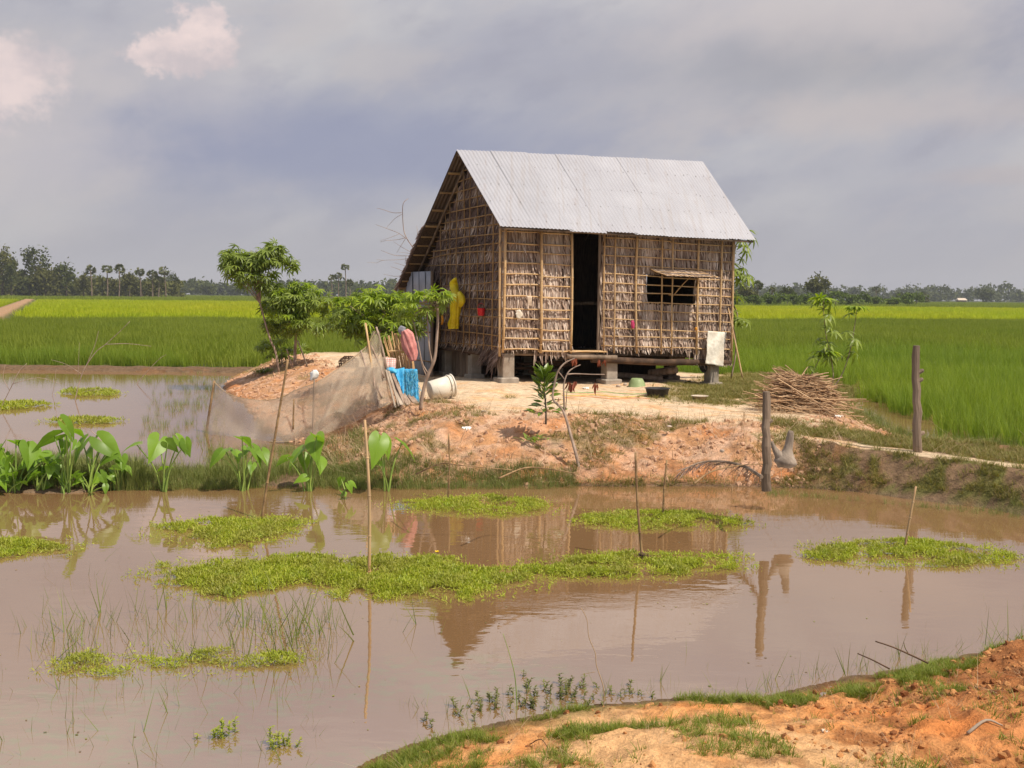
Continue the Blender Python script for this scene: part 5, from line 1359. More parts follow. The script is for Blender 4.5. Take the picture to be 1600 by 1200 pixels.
def stickpath(name, label, cat, px, d, r, mat='stick', base_z=None, group=None, twigs=(), knots=False, r1=.7):
    """px: photo points from foot to tip; d one depth or one per point"""
    ds = d if hasattr(d, '__len__') else [d] * len(px)
    pts = [P(x, y, q) for (x, y), q in zip(px, ds)]
    if base_z is not None: pts = [Vector((pts[0].x, pts[0].y, base_z))] + pts
    root = thing(name, label, cat, pts[0], group); a = Acc(); sp = smoothpath(pts, 4)
    limb(a, sp, r, r * r1, 7)
    if knots:
        for k in range(2, len(sp) - 1, 2):
            dd = (sp[k + 1] - sp[k - 1]).normalized(); rr_ = r * (1 + (r1 - 1) * k / len(sp)); a.tube([sp[k] - dd * .006, sp[k], sp[k] + dd * .006], [rr_, rr_ * 1.35, rr_], 7, False)
    a.build('stem', MAT[mat], root, smooth=True)
    for tpx, td, tr_ in twigs:
        a = Acc(); tds = td if hasattr(td, '__len__') else [td] * len(tpx); limb(a, smoothpath([P(x, y, q) for (x, y), q in zip(tpx, tds)], 3), tr_, tr_ * .5, 5); a.build('branch', MAT[mat], root, smooth=True)
    return root

# --- on the walls
fw = lambda x, y, off=.14: (lambda u: W(u, -off, z_at(x, y)))(u_at(x))
gwl = lambda x, y, off=.15: (lambda v: Vector((W(-off, v, 0).x, W(-off, v, 0).y, P(x, y, W(-off, v, 0).y).z)))(v_at(x, -off))
gq = lambda x, y: gwl(x, y, .24); SX = Vector((1, 0, 0))
c = gwl(712, 436); rc = thing('raincoat', 'bright yellow hooded raincoat hanging on the shaded gable wall', 'raincoat', c)
loft([gq(711, 435), gq(708, 442), gq(709, 451), gq(712, 459)], [.05, .16, .17, .13], .05, 'yellowcloth', 'hood', rc, 4, .12, 1, SX)
loft([gq(712, 457), gq(713, 466), gq(711, 480), gq(710, 495), gq(708, 506), gq(708, 514)], [.13, .24, .20, .17, .21, .20], .06, 'yellowcloth', 'body', rc, 8, .20, 2, SX, 32)
loft([gq(717, 457), gq(720, 464), gq(721, 472), gq(718, 479)], [.08, .13, .13, .07], .05, 'yellowcloth', 'sleeve', rc, 4, .10, 3, SX)
c = gwl(751, 487); a = Acc(); M_ = Matrix.Translation(c + Vector((0, 0, -.08)))
a.lathe([(.0, 0), (.055, .0), (.07, .03), (.078, .14), (.082, .15), (.076, .15), (.066, .03)], 18, M_); pot = a.build('bucket_body', MAT['red'], None, smooth=True)
pr = thing('small_red_bucket', 'small red plastic pail hung on the gable wall right of the yellow raincoat', 'pail', c); pot.parent = pr; pot.matrix_parent_inverse = Matrix.Translation(-pr.location)
a = Acc(); a.tube([c + Vector((-.078, 0, .07)), c + Vector((-.05, 0, .14)), c + Vector((0, 0, .17)), c + Vector((.05, 0, .14)), c + Vector((.078, 0, .07))], .005, 5); a.build('handle', MAT['red'], pr)
o = loft([gwl(690, 493), gwl(691, 500), gwl(690, 507)], [.05, .08, .04], .03, 'orange', 'orange_rag', None, 3, .1, 5, HV); tag(o, 'small orange rag hanging in the dark side doorway', 'rag')
o = loft([fw(804, 484), fw(805, 491), fw(803, 497)], [.07, .15, .07], .05, 'sack', 'plastic_bag', None, 3, .15, 6); tag(o, 'crumpled white plastic bag tucked behind a rail left of the door', 'bag')
o = cloth(fw(817, 462), fw(825, 463), fw(820, 478), fw(824, 479), 'rag', 'rag', .01, 7, 8, 8); tag(o, 'narrow beige rag over a bamboo rail left of the door', 'rag')
o = loft([fw(981, 500), fw(982, 506), fw(983, 512)], [.06, .09, .05], .03, 'magenta', 'pink_rag', None, 3, .1, 8); tag(o, 'small magenta rag tucked in the lattice right of the door', 'rag')
o = loft([fw(1080, 510), fw(1081, 514)], [.05, .06], .03, 'orange', 'orange_scrap', None, 3, .1, 9); tag(o, 'tiny orange scrap on a rail under the window', 'rag')
o = cloth(fw(1097, 515, .17), fw(1126, 517, .17), fw(1092, 564, .26), fw(1119, 569, .22), 'sack', 'woven_sack', .024, 10, 22, 26, 1.6, .012); tag(o, 'large off-white woven sack draped over the lowest rails at the right corner', 'sack')
# dried red-brown leaves hanging from the threshold beam
def strips(label, pts, seed, L=.14, name='dried_leaf_bundle', n=9):
    rs = random.Random(seed); root = None; a = Acc(); V, q = leaflet(1, .22, .1)
    for p in pts:
        for _ in range(n):
            d = Vector((rs.gauss(0, .22), rs.gauss(0, .22), -1)).normalized(); s = L * rs.uniform(.5, 1.2)
            a.addmany(V, q, np.array([[list(r_) for r_ in frame(d, rs.random() * 6)]]) * s, np.array([tuple(p + Vector((rs.gauss(0, .015), rs.gauss(0, .015), 0)))]))
    o = a.build(name, MAT['redbrown']); tag(o, label, 'dried leaves', 'bundles of dried reddish leaves'); return o
strips('dried reddish leaves hanging from the beam under the left of the doorway', [W(u_at(888), -.2, ZF - .09), W(u_at(892), -.2, ZF - .09)], 3)
strips('dried reddish leaves hanging from the beam by the middle concrete post', [W(u_at(928), -.2, ZF - .10), W(u_at(937), -.2, ZF - .10)], 4)

# --- bucket on its side
b = gz_(690, 624); d = b.y; ax = Vector((.80, .36, .16)).normalized(); c0 = P(671, 610, d - .02)
zx = ax; xx = Vector((0, 0, 1)).cross(zx).normalized(); yx = zx.cross(xx); Mb = Matrix((xx, yx, zx)).transposed().to_4x4(); Mb.translation = c0
bk = thing('plastic_bucket', 'large off-white plastic bucket lying on its side in the yard', 'bucket', c0)
a = Acc(); a.lathe([(0, 0), (.145, 0), (.155, .012), (.185, .42), (.178, .42), (.15, .03), (0, .03)], 32, Mb); a.build('body', MAT['bucket'], bk, smooth=True)
a = Acc(); a.lathe([(.182, .345), (.198, .348), (.198, .362), (.184, .366)], 32, Mb); a.build('rim_band', MAT['bucket'], bk, smooth=True)
a = Acc(); a.lathe([(.184, .405), (.200, .407), (.203, .425), (.190, .432), (.178, .425)], 32, Mb); a.build('rim', MAT['bucket'], bk, smooth=True)
# --- basins in the yard
def bowl(name, label, px, py, w, h, mat, rb=.7, flip=False, z=0, cat='basin', th=.012):
    b = gz_(px, py); r = w * b.y / F / 2; hh = h * b.y / F
    prof = [(0, 0), (r * rb, 0), (r * .97, hh * .92), (r * 1.05, hh * .94), (r * 1.06, hh), (r * .95, hh), (r * rb - th, th * 1.5), (0, th * 1.5)]
    if flip: prof = [(r * 1.04, 0), (r, hh * .05), (r * .93, hh * .45), (r * .72, hh * .85), (r * .6, hh), (r * .52, hh * .93), (0, hh * .93)]
    a = Acc(); a.lathe(prof, 28, Matrix.Translation(b + Vector((0, 0, .0)))); o = a.build(name, MAT[mat], smooth=True); tag(o, label, cat); return o
bowl('upturned_bowl', 'green plastic bowl turned upside down beside the middle post', 995, 604, 27, 13, 'greenpl', flip=True, cat='bowl')
bowl('black_basin', 'round black plastic basin standing on the turf in front of the house', 1027, 620, 38, 14, 'black', .82)
bowl('shallow_dish', 'small shallow beige dish on the sand right of the black basin', 1093, 626, 26, 8, 'dish', .6, cat='dish')
for (x, y, w, h, lb) in ((966, 605, 12, 9, 'larger pale stone leaning on the foot of the middle post'), (977, 602, 10, 8, 'smaller pale stone between the middle post and the green bowl'), (1078, 597, 9, 6, 'stone under the right end of the house'), (1172, 634, 9, 6, 'stone at the left foot of the brushwood pile'), (1062, 604, 8, 5, 'flat stone on the turf behind the black basin'),
                         (756, 644, 11, 7, 'dark clod-like stone at the yard edge above the clay slope'), (1128, 706, 11, 10, 'pinkish stone on the clay slope left of the grey post'), (1046, 668, 12, 7, 'stone at the top of the clay slope below the black basin')):
    b = gz_(x, y); s = w * b.y / F / 2; a = clod_proto(); a.v = [v * np.array([s, s, h * b.y / F / 2 * 1.3]) + np.array([b.x, b.y, b.z + s * .3]) for v in a.v]
    o = a.build('stone', MAT['stone']); tag(o, lb, 'stone', 'stones lying in the yard')
    m = o.modifiers.new('s', 'SUBSURF'); m.levels = m.render_levels = 1
# hanging pot and stacked logs under the floor
q = W(4.95, .25, 0); c = Vector((q.x, q.y, .98)); pt = thing('cooking_pot', 'sooty black pot hanging under the right corner of the house', 'pot', c)
a = Acc(); a.lathe([(.0, -.17), (.09, -.15), (.15, -.07), (.16, 0), (.12, .07), (.09, .08), (.10, .10)], 20, Matrix.Translation(c)); a.build('body', MAT['black'], pt, smooth=True)
a = Acc(); a.tube([c + Vector((-.09, 0, .09)), c + Vector((0, 0, .24)), c + Vector((.09, 0, .09))], .006, 5); a.build('handle', MAT['black'], pt)
for (p0, p1, r, lb) in (((4.0, 1.0, .92), (4.25, .35, 1.03), .075, 'thick pale log sticking out from under the floor'), ((3.9, 1.1, .80), (4.45, .55, .70), .05, 'reddish thin log under the thick pale log'), ((3.3, 1.2, .86), (4.2, .8, .82), .06, 'dark log lying under the floor behind the middle post')):
    a = Acc(); a.tube([W(*p0), (W(*p0) + W(*p1)) / 2, W(*p1)], r, 9, True, .15); o = a.build('log', MAT['bark'], smooth=False); tag(o, lb, 'log', 'logs stored under the house')
a = Acc(); q = W(1.0, 1.2, 0)
for k in range(12):
    p = Vector((q.x + random.uniform(-.5, .9), q.y + random.uniform(-.3, .3), .78 + random.random() * .3)); dd = Vector((random.uniform(.3, .6), random.uniform(.1, .4), random.uniform(-.05, .05)))
    a.tube([p, p + dd], .03, 6)
o = a.build('stored_firewood', MAT['wood_dark'], kind='stuff'); o['label'] = 'heap of dark firewood in the shade under the floor'

# --- ropes on the sand
for k, (mat, y0, col) in enumerate((('ropeg', 613, 'green'), ('ropey', 618, 'yellow'), ('ropep', 621, 'orange'))):
    pts = []
    for i in range(14):
        p = gz_(880 + i * 10.5 + random.uniform(-3, 3), y0 + math.sin(i * .8 + k) * 1.2 + i * .25); pts.append(p + Vector((0, 0, .012)))
    a = Acc(); a.tube(smoothpath(pts, 3), .006, 5); o = a.build('rope', MAT[mat], smooth=True); tag(o, '%s rope lying across the sandy yard below the doorway' % col, 'rope')

# --- the net and its poles
def m_net():
    m, t = newmat('fishing_net_mesh')
    co = t.node('ShaderNodeTexCoord').outputs['Object']; n = t.noise(co, 3.0, 5); n2 = t.noise(co, 120, 2)
    f = t.math('ADD', t.maprange(n, .3, .7, .32, .54), t.maprange(n2, .3, .7, -.12, .12))
    dcol = t.node('ShaderNodeBsdfDiffuse', {'Color': (.70, .60, .48)}); tr = t.node('ShaderNodeBsdfTranslucent', {'Color': (.60, .48, .36)})
    fib = t.node('ShaderNodeMixShader', {0: .5, 1: dcol.outputs[0], 2: tr.outputs[0]}); tp = t.node('ShaderNodeBsdfTransparent')
    mx = t.node('ShaderNodeMixShader', {0: f, 1: tp.outputs[0], 2: fib.outputs[0]}); out(t, mx.outputs[0]); return m
MAT['net'] = m_net()
top = [(335, 597, 18.4), (350, 611, 18.2), (364, 618, 18.1), (391, 624, 17.9), (419, 625, 17.8), (440, 621, 17.7), (462, 610, 17.6), (491, 599, 17.5), (512, 588, 17.5), (538, 569, 17.6), (564, 550, 17.7), (576, 537, 17.8), (589, 516, 17.9), (597, 545, 17.8), (605, 576, 17.7)]
bot = [(321, 682, 18.4), (345, 688, 18.0), (364, 690, 17.7), (391, 690, 17.5), (406, 690, 17.4), (430, 690, 17.2), (461, 689, 17.1), (491, 682, 16.9), (515, 676, 16.9), (540, 664, 16.9), (565, 652, 16.9), (580, 644, 17.0), (592, 638, 17.1), (602, 634, 17.2), (612, 628, 17.3)]
netT = thing('fishing_net', 'fine beige fishing net hung between poles along the left flank of the mound', 'net', G(321, 684))
tp_ = smoothpath([P(*t) for t in top], 3); bp_ = smoothpath([Vector((P(*t).x, P(*t).y, max(P(*t).z, hz(P(*t).x, P(*t).y) + .01))) for t in bot], 3)
def netsheet(shift, amp, seed, sag):
    rs = random.Random(seed); a = Acc(); n = len(tp_)
    def g(x, y):
        f = x * (n - 1); i = min(int(f), n - 2); t = f - i
        p = lerp3(lerp3(tp_[i], tp_[i + 1], t), lerp3(bp_[i], bp_[i + 1], t), y)
        w = amp * math.sin(x * 38 + seed + y * 3) * (.3 + y) + amp * .8 * math.sin(x * 17 - y * 5 + seed * 2)
        return p + Vector((.04 * math.sin(x * 23 + y * 4 + seed), shift * y + w, -sag * math.sin(math.pi * y) * .1))
    a.grid(g, 110, 16); return a.build('net_panel', MAT['net'], netT, smooth=True)
netsheet(0, .05, 1, .4); netsheet(.25, .07, 4, .8)
# a slack fold of net bunched at the right end
a = Acc(); a.grid(lambda x, y: lerp3(lerp3(P(520, 590, 17.3), P(600, 560, 17.5), x), lerp3(P(505, 655, 16.9), P(590, 630, 17.1), x), y) + Vector((0, .10 * math.sin(x * 14 + y * 4), .05 * math.sin(x * 9))), 40, 12); a.build('net_fold', MAT['net'], netT, smooth=True)
a = Acc(); a.tube(tp_, .007, 5); a.build('top_rope', MAT['straw'], netT); a = Acc(); a.tube(bp_, .006, 5); a.build('bottom_rope', MAT['straw'], netT)
def npole(p0, p1, r, mat='stick', d0=17.6, d1=17.6):
    a = Acc(); A, B_2 = P(*p0, d0), P(*p1, d1); A.z = min(A.z, hz(A.x, A.y)) - .1 if A.z < hz(A.x, A.y) + .15 else A.z
    limb(a, smoothpath([A, (A + B_2) / 2 + Vector((random.uniform(-.02, .02), 0, 0)), B_2], 3), r, r * .8, 6); a.build('pole', MAT[mat], netT, smooth=True)
npole((321, 686), (335, 595), .024, 'stick', 18.4, 18.4); npole((458, 671), (459, 624), .016, 'stick', 17.2, 17.3)
npole((590, 636), (564, 548), .020, 'bark', 17.2, 17.7); npole((604, 578), (588, 511), .024, 'bark', 17.7, 17.9); npole((586, 620), (571, 505), .022, 'bamboo', 17.4, 17.9)
npole((600, 590), (580, 540), .016, 'bark', 17.5, 17.8); npole((590, 632), (583, 575), .022, 'bark', 17.1, 17.5); npole((597, 622), (585, 590), .016, 'bark', 17.2, 17.4)
p = P(491, 592, 17.3); wp = thing('net_stake', 'stake in front of the net capped with a crumpled white plastic bag', 'stake', G(489, 676))
a = Acc(); limb(a, [P(489, 676, 17.0), P(490, 630, 17.15), P(491, 588, 17.3)], .017, .013, 6); a.build('stem', MAT['wood'], wp)
o = loft([P(492, 578, 17.3), P(492, 583, 17.3), P(490, 588, 17.3), P(486, 594, 17.3)], [.06, .14, .12, .03], .08, 'white', 'plastic_bag', None, 4, .15, 2, Vector((1, 0, 0))); tag(o, 'white plastic bag tied over the top of the net stake', 'bag')

# --- stick panel with blue tarpaulin
pn = thing('stick_panel', 'fan of upright bamboo sticks lashed together beside the net', 'stick fence', P(625, 590, 17.9))
rs = random.Random(44)
for i in range(20):
    t = i / 19; x0 = 600 + 42 * t + rs.uniform(-1.5, 1.5); y0 = (531 - 14 * t if t < .3 else 520 + 22 * (t - .3)) + rs.uniform(-5, 5); x1 = 616 + 33 * t + rs.uniform(-1, 1)
    a = Acc(); A, B_2 = P(x1, 588, 17.9 + rs.uniform(-.05, .05)), P(x0, y0, 18.0 + rs.uniform(-.05, .05)); limb(a, [A, (A + B_2) / 2, B_2], .012, .009, 5); a.build('stick', MAT['bamboo'], pn)
for y in (549, 583):
    a = Acc(); a.tube([P(606 if y < 560 else 612, y, 17.86), P(628, y - 1, 17.84), P(648, y + 1, 17.86)], .012, 5); a.build('lashing', MAT['bamboo'], pn)
o = loft([P(632, 516, 17.8), P(636, 525, 17.8), P(640, 540, 17.8), P(644, 553, 17.8), P(646, 564, 17.8)], [.10, .20, .22, .17, .08], .06, 'pinkcloth', 'pink_cloth', None, 7, .24, 12, Vector((1, 0, .2)), 26); tag(o, 'faded pink cloth draped over the right end of the stick panel', 'cloth')
MAT['greycloth'] = simple('grey_cloth', (.30, .30, .34))
o = loft([P(630, 510, 17.95), P(628, 516, 17.95), P(630, 522, 17.95)], [.08, .13, .08], .06, 'greycloth', 'grey_cloth', None, 4, .13, 13, Vector((1, 0, 0))); tag(o, 'small grey cloth on top of the sticks behind the pink cloth', 'cloth')
def m_check():
    m, t = newmat('checked_cloth'); co = t.node('ShaderNodeTexCoord').outputs['Object']; w = t.node('ShaderNodeTexWave', {'Vector': co, 'Scale': 9.0}); w2 = t.node('ShaderNodeTexWave', {'Vector': co, 'Scale': 9.0}, bands_direction='Z')
    c = t.mix(t.math('MULTIPLY', t.math('GREATER_THAN', t.math('MAXIMUM', w.outputs[1], w2.outputs[1]), .9), .7), (.70, .60, .55), (.6, .12, .10)); b = t.node('ShaderNodeBsdfDiffuse', {'Color': c}); out(t, b.outputs[0]); return m
MAT['check'] = m_check()
o = cloth(P(600, 558, 17.85), P(619, 560, 17.85), P(601, 573, 17.78), P(618, 576, 17.78), 'check', 'checked_cloth', .012, 4, 12, 12, 2); tag(o, 'white and red checked cloth at the left foot of the sticks', 'cloth')
tpn = thing('blue_tarpaulin', 'bright blue tarpaulin hanging below the stick panel', 'tarpaulin', P(628, 632, 17.4))
cloth(P(606, 577, 17.72), P(632, 575, 17.74), P(622, 590, 17.62), P(632, 628, 17.45), 'blue', 'sheet', .02, 5, 16, 20, 2, .004, tpn)
loft([P(604, 577, 17.68), P(612, 580, 17.68), P(620, 584, 17.66)], [.05, .13, .08], .05, 'blue', 'knot', tpn, 4, .15, 3, Vector((0, 0, 1)))
a = Acc(); V, q_ = leaflet(1, .10, .05)
for _ in range(420):
    x = rs.uniform(631, 653); y = rs.uniform(576, 626); p = P(x + (y - 576) * .05, y, 17.7 - (y - 576) * .005 + rs.uniform(-.03, .03)); dd = Vector((rs.gauss(0, .5), rs.gauss(0, .3), -1)).normalized()
    a.addmany(V, q_, np.array([[list(r_) for r_ in frame(dd, rs.random() * 6)]]) * rs.uniform(.05, .12), np.array([tuple(p)]))
a.build('frayed_netting', MAT['bluenet'], tpn, kind='stuff')
cloth(P(631, 576, 17.75), P(652, 577, 17.75), P(634, 626, 17.5), P(655, 632, 17.45), 'blue', 'sheet', .02, 6, 12, 18, 3, .004, tpn, .02)
for k, (p0, p1, w, lb) in enumerate((((618, 636), (603, 578), .035, 'leftmost grey stick leaning against the tarpaulin'), ((624, 634), (607, 580), .04, 'second grey stick leaning against the tarpaulin'), ((634, 634), (613, 584), .05, 'dark narrow board leaning against the tarpaulin'),
                                    ((640, 632), (622, 606), .11, 'short wide reddish board leaning low against the tarpaulin'), ((650, 630), (638, 614), .10, 'shortest reddish board, right of the others'), ((630, 632), (616, 596), .12, 'grey-brown board behind the narrow boards'))):
    A, B_2 = P(*p0, 17.25), P(*p1, 17.62); A.z = max(A.z, hz(A.x, A.y)) - .01; dd = B_2 - A; R = dd.to_track_quat('Z', 'Y').to_matrix()
    a = Acc(); a.box((A + B_2) / 2, (w, .022, dd.length), R, jit=.008); o = a.build('leaning_board', MAT['wood_pale' if k < 2 or k == 5 else 'bark']); tag(o, lb, 'board', 'boards leaning below the stick panel')
    m = o.modifiers.new('b', 'BEVEL'); m.width = .004
# dark wicker cage behind the net
c = gz_(545, 574); a = Acc()
for k in range(14):
    an = k * math.pi / 7; a.tube([c + Vector((.22 * math.cos(an), .22 * math.sin(an), 0)), c + Vector((.24 * math.cos(an), .24 * math.sin(an), .15)), c + Vector((.10 * math.cos(an), .10 * math.sin(an), .27))], .010, 4)
cg = thing('wicker_cage', 'dark wicker cage on the mound behind the net', 'cage', c); a.build('ribs', MAT['wood_dark'], cg)
for zz, rr_ in ((.03, .225), (.09, .24), (.15, .24), (.21, .19), (.26, .11)):
    a = Acc(); a.tube([c + Vector((rr_ * math.cos(t * .3927), rr_ * math.sin(t * .3927), zz)) for t in range(17)], .010, 4); a.build('hoop', MAT['wood_dark'], cg)

# --- stakes and sticks standing in the pond
def pondstick(x0, y0, x1, y1, r, label, mat='stick', knots=True, z=0.0, lean=0.0, xm=None):
    b = G(x0, y0, z); d = b.y; 
    px = [(x0, y0), (xm or ((x0 + x1) / 2 + random.uniform(-2, 2)), (y0 + y1) / 2), (x1, y1)]
    return stickpath('pond_stake', label, 'stake', px, [d, d + lean / 2, d + lean], r, mat, base_z=-.35, group='stakes standing in the pond', knots=knots, r1=.8)
pondstick(577, 893, 570, 656, .016, 'tall straight yellow bamboo stick standing in the largest weed mat', 'bamboo', xm=577)
pondstick(409, 812, 450, 562, .015, 'long thin stick leaning right, in front of the net', 'stick', xm=429)
pondstick(700, 782, 701, 678, .012, 'thin grey-green stick in the flat mat under the clay bank', 'stick')
pondstick(1003, 872, 993, 707, .014, 'dark-footed thin stick standing in the mat right of centre', 'stick')
pondstick(1036, 808, 1042, 719, .013, 'short thin greenish stick near the far bank, right of the dark-footed one', 'stick')
pondstick(1414, 858, 1431, 760, .013, 'short leaning bamboo stub in the right-hand weed mat', 'bamboo')
a = Acc()
c = G(1003, 872, .02)
for k in range(26):
    an = random.random() * 6.28; dd = Vector((math.cos(an), math.sin(an), random.uniform(.2, 1.2))).normalized(); V, q = leaflet(.05, .018, .3); a.addmany(V, q, np.array([[list(r_) for r_ in frame(dd)]]), np.array([tuple(c + Vector((random.gauss(0, .02), random.gauss(0, .02), .02)))]))
o = a.build('dead_leaf_clump', MAT['wood_dark']); tag(o, 'dark clump of dead leaves round the foot of the thin stick', 'dead leaves')

# --- posts, stump, brushwood
def post(px, py0, py1, w, label, seed, knots, name='wooden_post', tilt=0):
    rs = random.Random(seed); b = gz_(px, py0, .3); d = b.y; top = P(px + tilt, py1, d); r = w * d / F / 2
    root = thing(name, label, 'post', b, 'old wooden posts by the path'); a = Acc(); pts = []; rad = []
    for i in range(12):
        t = i / 11; pts.append(lerp3(b + Vector((0, 0, -.2)), top, t) + Vector((rs.gauss(0, .006), rs.gauss(0, .006), 0))); rad.append(r * (1.12 - .2 * t) * rs.uniform(.94, 1.06))
    rad[-1] *= .9; a.tube(pts, rad, 10, True, .14); a.build('trunk', MAT['wood'], root)
    for (t, an, l) in knots:
        p = lerp3(b, top, t); dd = Vector((math.cos(an), math.sin(an) * .3, .5)).normalized(); a = Acc(); a.tube([p, p + dd * (r + l * .6), p + dd * (r + l)], [r * .7, r * .5, r * .3], 7, True, .2); a.build('branch_stub', MAT['wood'], root)
post(1198, 738, 612, 13.5, 'weathered grey post standing on the clay slope beside the stump', 1, [(.62, 0, .02)])
post(1435, 706, 540, 12.5, 'taller knotted grey post standing by the path near the rice', 2, [(.74, 0.1, .05), (.66, .3, .04), (.16, 0, .04), (.18, 3.0, .03)], tilt=-4)
b = gz_(1226, 727, .3); d = b.y; st = thing('tree_stump', 'pale weathered forked stump lying against the shorter post', 'stump', b)
a = Acc(); a.tube(smoothpath([P(1226, 730, d), P(1228, 718, d), P(1231, 703, d), P(1234, 688, d), P(1236, 673, d)], 4), [.07, .10, .12, .13, .12, .10, .08, .065, .055, .05, .048, .046, .045, .043, .04, .035, .025], 12, True, .12); a.build('trunk', MAT['wood_grey'], st, smooth=True)
a = Acc(); a.tube(smoothpath([P(1226, 722, d), P(1217, 711, d), P(1210, 701, d), P(1206, 690, d)], 4), [.10, .09, .08, .065, .055, .045, .04, .035, .03, .026, .022, .018, .014], 10, True, .12); a.build('prong', MAT['wood_grey'], st, smooth=True)
rs = random.Random(77); A = gz_(1262, 648, .5); pile = thing('brushwood_pile', 'heap of dry tan sticks and branches on the sand right of the house', 'brushwood', A)
cen = A + Vector((0, .55, 0)); 
big = []
for i in range(620):
    ang = rs.gauss(2.75 if rs.random() < .65 else .5, .45); L = rs.uniform(.4, 1.15); el = rs.gauss(.0, .2)
    hgt = rs.random() ** .8; rad = 1 - hgt * .75
    c = cen + Vector((rs.gauss(0, .34) * rad, rs.gauss(0, .26) * rad, .03 + .64 * hgt - .08))
    c += Vector((rs.uniform(-.25, .35) * (1 - hgt), 0, 0))
    dd = Vector((math.cos(ang) * math.cos(el), math.sin(ang) * .5 * math.cos(el), math.sin(el) - .12 * (1 if math.cos(ang) > 0 else -1)))
    p0, p1 = c - dd * L / 2, c + dd * L / 2
    for p_ in (p0, p1): p_.z = max(p_.z, hz(p_.x, p_.y) + .01)
    mid = (p0 + p1) / 2 + Vector((rs.gauss(0, .02), rs.gauss(0, .02), rs.gauss(0, .02)))
    big.append((hgt, [p0, mid, p1], rs.uniform(.004, .011)))
big.sort(key=lambda t: -t[0])
for k, (h_, pts, r) in enumerate(big[:230]):
    a = Acc(); a.tube(pts, [r, r * .9, r * .6], 5); a.build('stick', MAT['firewood'], pile)
a = Acc()
for h_, pts, r in big[230:]: a.tube(pts, [r, r * .9, r * .6], 4)
a.build('inner_sticks', MAT['firewood'], pile, kind='stuff')
for (p0, p1, m_) in (((1213, 640), (1190, 588), 0), ((1240, 600), (1212, 585), 0), ((1276, 605), (1277, 586), 0)): pass

# --- bent forked stick, bamboo prop, dead trees
d = 13.85
rt = stickpath('bent_stick', 'bent forked bare stick planted at the foot of the clay slope', 'stick', [(909, 752), (900, 710), (891, 677), (880, 642), (864, 623), (867, 598), (872, 580), (883, 567), (898, 560)], [d, d + .1, d + .2, d + .3, d + .35, d + .35, d + .35, d + .35, d + .35], .026, 'bark', base_z=-.1, r1=.35,
    twigs=[([(882, 645), (881, 620), (881, 600), (887, 583), (896, 575), (907, 570)], [d + .3] * 6, .014), ([(885, 585), (900, 584), (925, 585), (945, 585)], [d + .3] * 4, .010), ([(872, 580), (880, 590), (884, 597)], [d + .35] * 3, .008), ([(884, 640), (885, 625), (886, 605)], [d + .3] * 3, .008)])
strips('dried reddish leaves on the fork of the bent stick', [P(889, 597, d + .3), P(893, 600, d + .3), P(899, 596, d + .3)], 6, .12)
strips('dried reddish leaves hanging from the tip of the bent branch', [P(932, 598, d + .3)], 7, .16, n=5)
strips('dried reddish leaf bundle low on the bent stick', [P(874, 622, d + .3)], 8, .08, n=5)
stickpath('bamboo_prop', 'slim bamboo pole leaning on the right corner of the house', 'pole', [(1160, 590), (1150, 540), (1138, 482)], [22.0, 22.1, 22.3], .018, 'bamboo', knots=True)
dt_ = thing('bare_tree', 'bare grey tree with fine leafless twigs rising behind the left end of the roof', 'tree', P(690, 600, 26.5)); DD = 26.5
a = Acc(); limb(a, smoothpath([P(690, 590, DD), P(672, 480, DD), P(655, 410, DD), P(647, 388, DD)], 4), .05, .02, 7); a.build('trunk', MAT['bark'], dt_, smooth=True)
cv = lambda x, y: P(550 + x / 7.5, 300 + y / 7.5, DD)
for pts, r in (([(725, 665), (640, 545), (600, 440), (592, 260), (608, 140), (660, 78)], .013), ([(592, 250), (470, 238), (380, 212), (300, 195)], .008), ([(590, 262), (510, 310), (430, 385), (400, 430)], .006), ([(628, 540), (540, 480), (405, 428), (270, 378)], .008),
               ([(628, 540), (520, 555), (400, 572), (320, 582)], .007), ([(628, 545), (570, 635), (520, 710)], .007), ([(725, 665), (745, 600), (775, 485), (752, 392)], .007), ([(740, 670), (790, 640)], .012), ([(725, 725), (580, 645), (480, 580)], .006),
               ([(710, 750), (520, 745), (420, 715), (340, 682)], .007), ([(720, 735), (640, 715), (560, 710)], .005), ([(700, 760), (560, 790), (370, 800), (280, 830)], .006), ([(370, 800), (290, 792)], .005), ([(640, 870), (570, 850), (500, 830)], .006),
               ([(600, 935), (525, 898), (450, 875)], .007), ([(580, 985), (480, 985), (360, 962)], .006), ([(640, 760), (612, 835)], .005), ([(280, 830), (175, 825)], .004), ([(700, 930), (725, 800), (725, 665)], .016), ([(600, 1000), (680, 900), (725, 800)], .016), ([(540, 490), (430, 540), (330, 570)], .005)):
    a = Acc(); limb(a, smoothpath([cv(x, y) + Vector((0, random.uniform(-.2, .2), 0)) for x, y in pts], 3), r, r * .5, 5); a.build('branch', MAT['bark'], dt_)
# dead twigs in the back pond
def twig(label, px, d, r, tw=(), z=-.1, mat='bark', cat='dead branch', name='dead_branch'):
    return stickpath(name, label, cat, px, d, r, mat, base_z=z, twigs=tw, r1=.4)
d = G(120, 625).y
twig('bare forked branch rising from the back pond on the left', [(118, 622), (130, 580), (150, 550), (165, 538), (185, 520), (203, 502)], d, .012, [([(165, 538), (200, 537), (236, 541)], d, .008), ([(135, 570), (148, 540), (154, 517)], d, .008), ([(122, 590), (123, 560), (124, 535)], d, .005), ([(128, 585), (105, 570), (80, 562)], d, .007)])
d = G(15, 640).y
twig('low dead branch in the back pond at the left edge of the photo', [(-5, 650), (15, 610), (30, 580), (42, 568)], d, .010, [([(15, 610), (5, 590), (8, 570)], d, .006), ([(20, 600), (60, 590), (95, 600)], d, .006)])
d = G(225, 600).y
twig('thin dead stick slanting over the back bank', [(215, 598), (235, 575), (250, 560), (260, 554)], d, .010)
d = G(150, 618).y
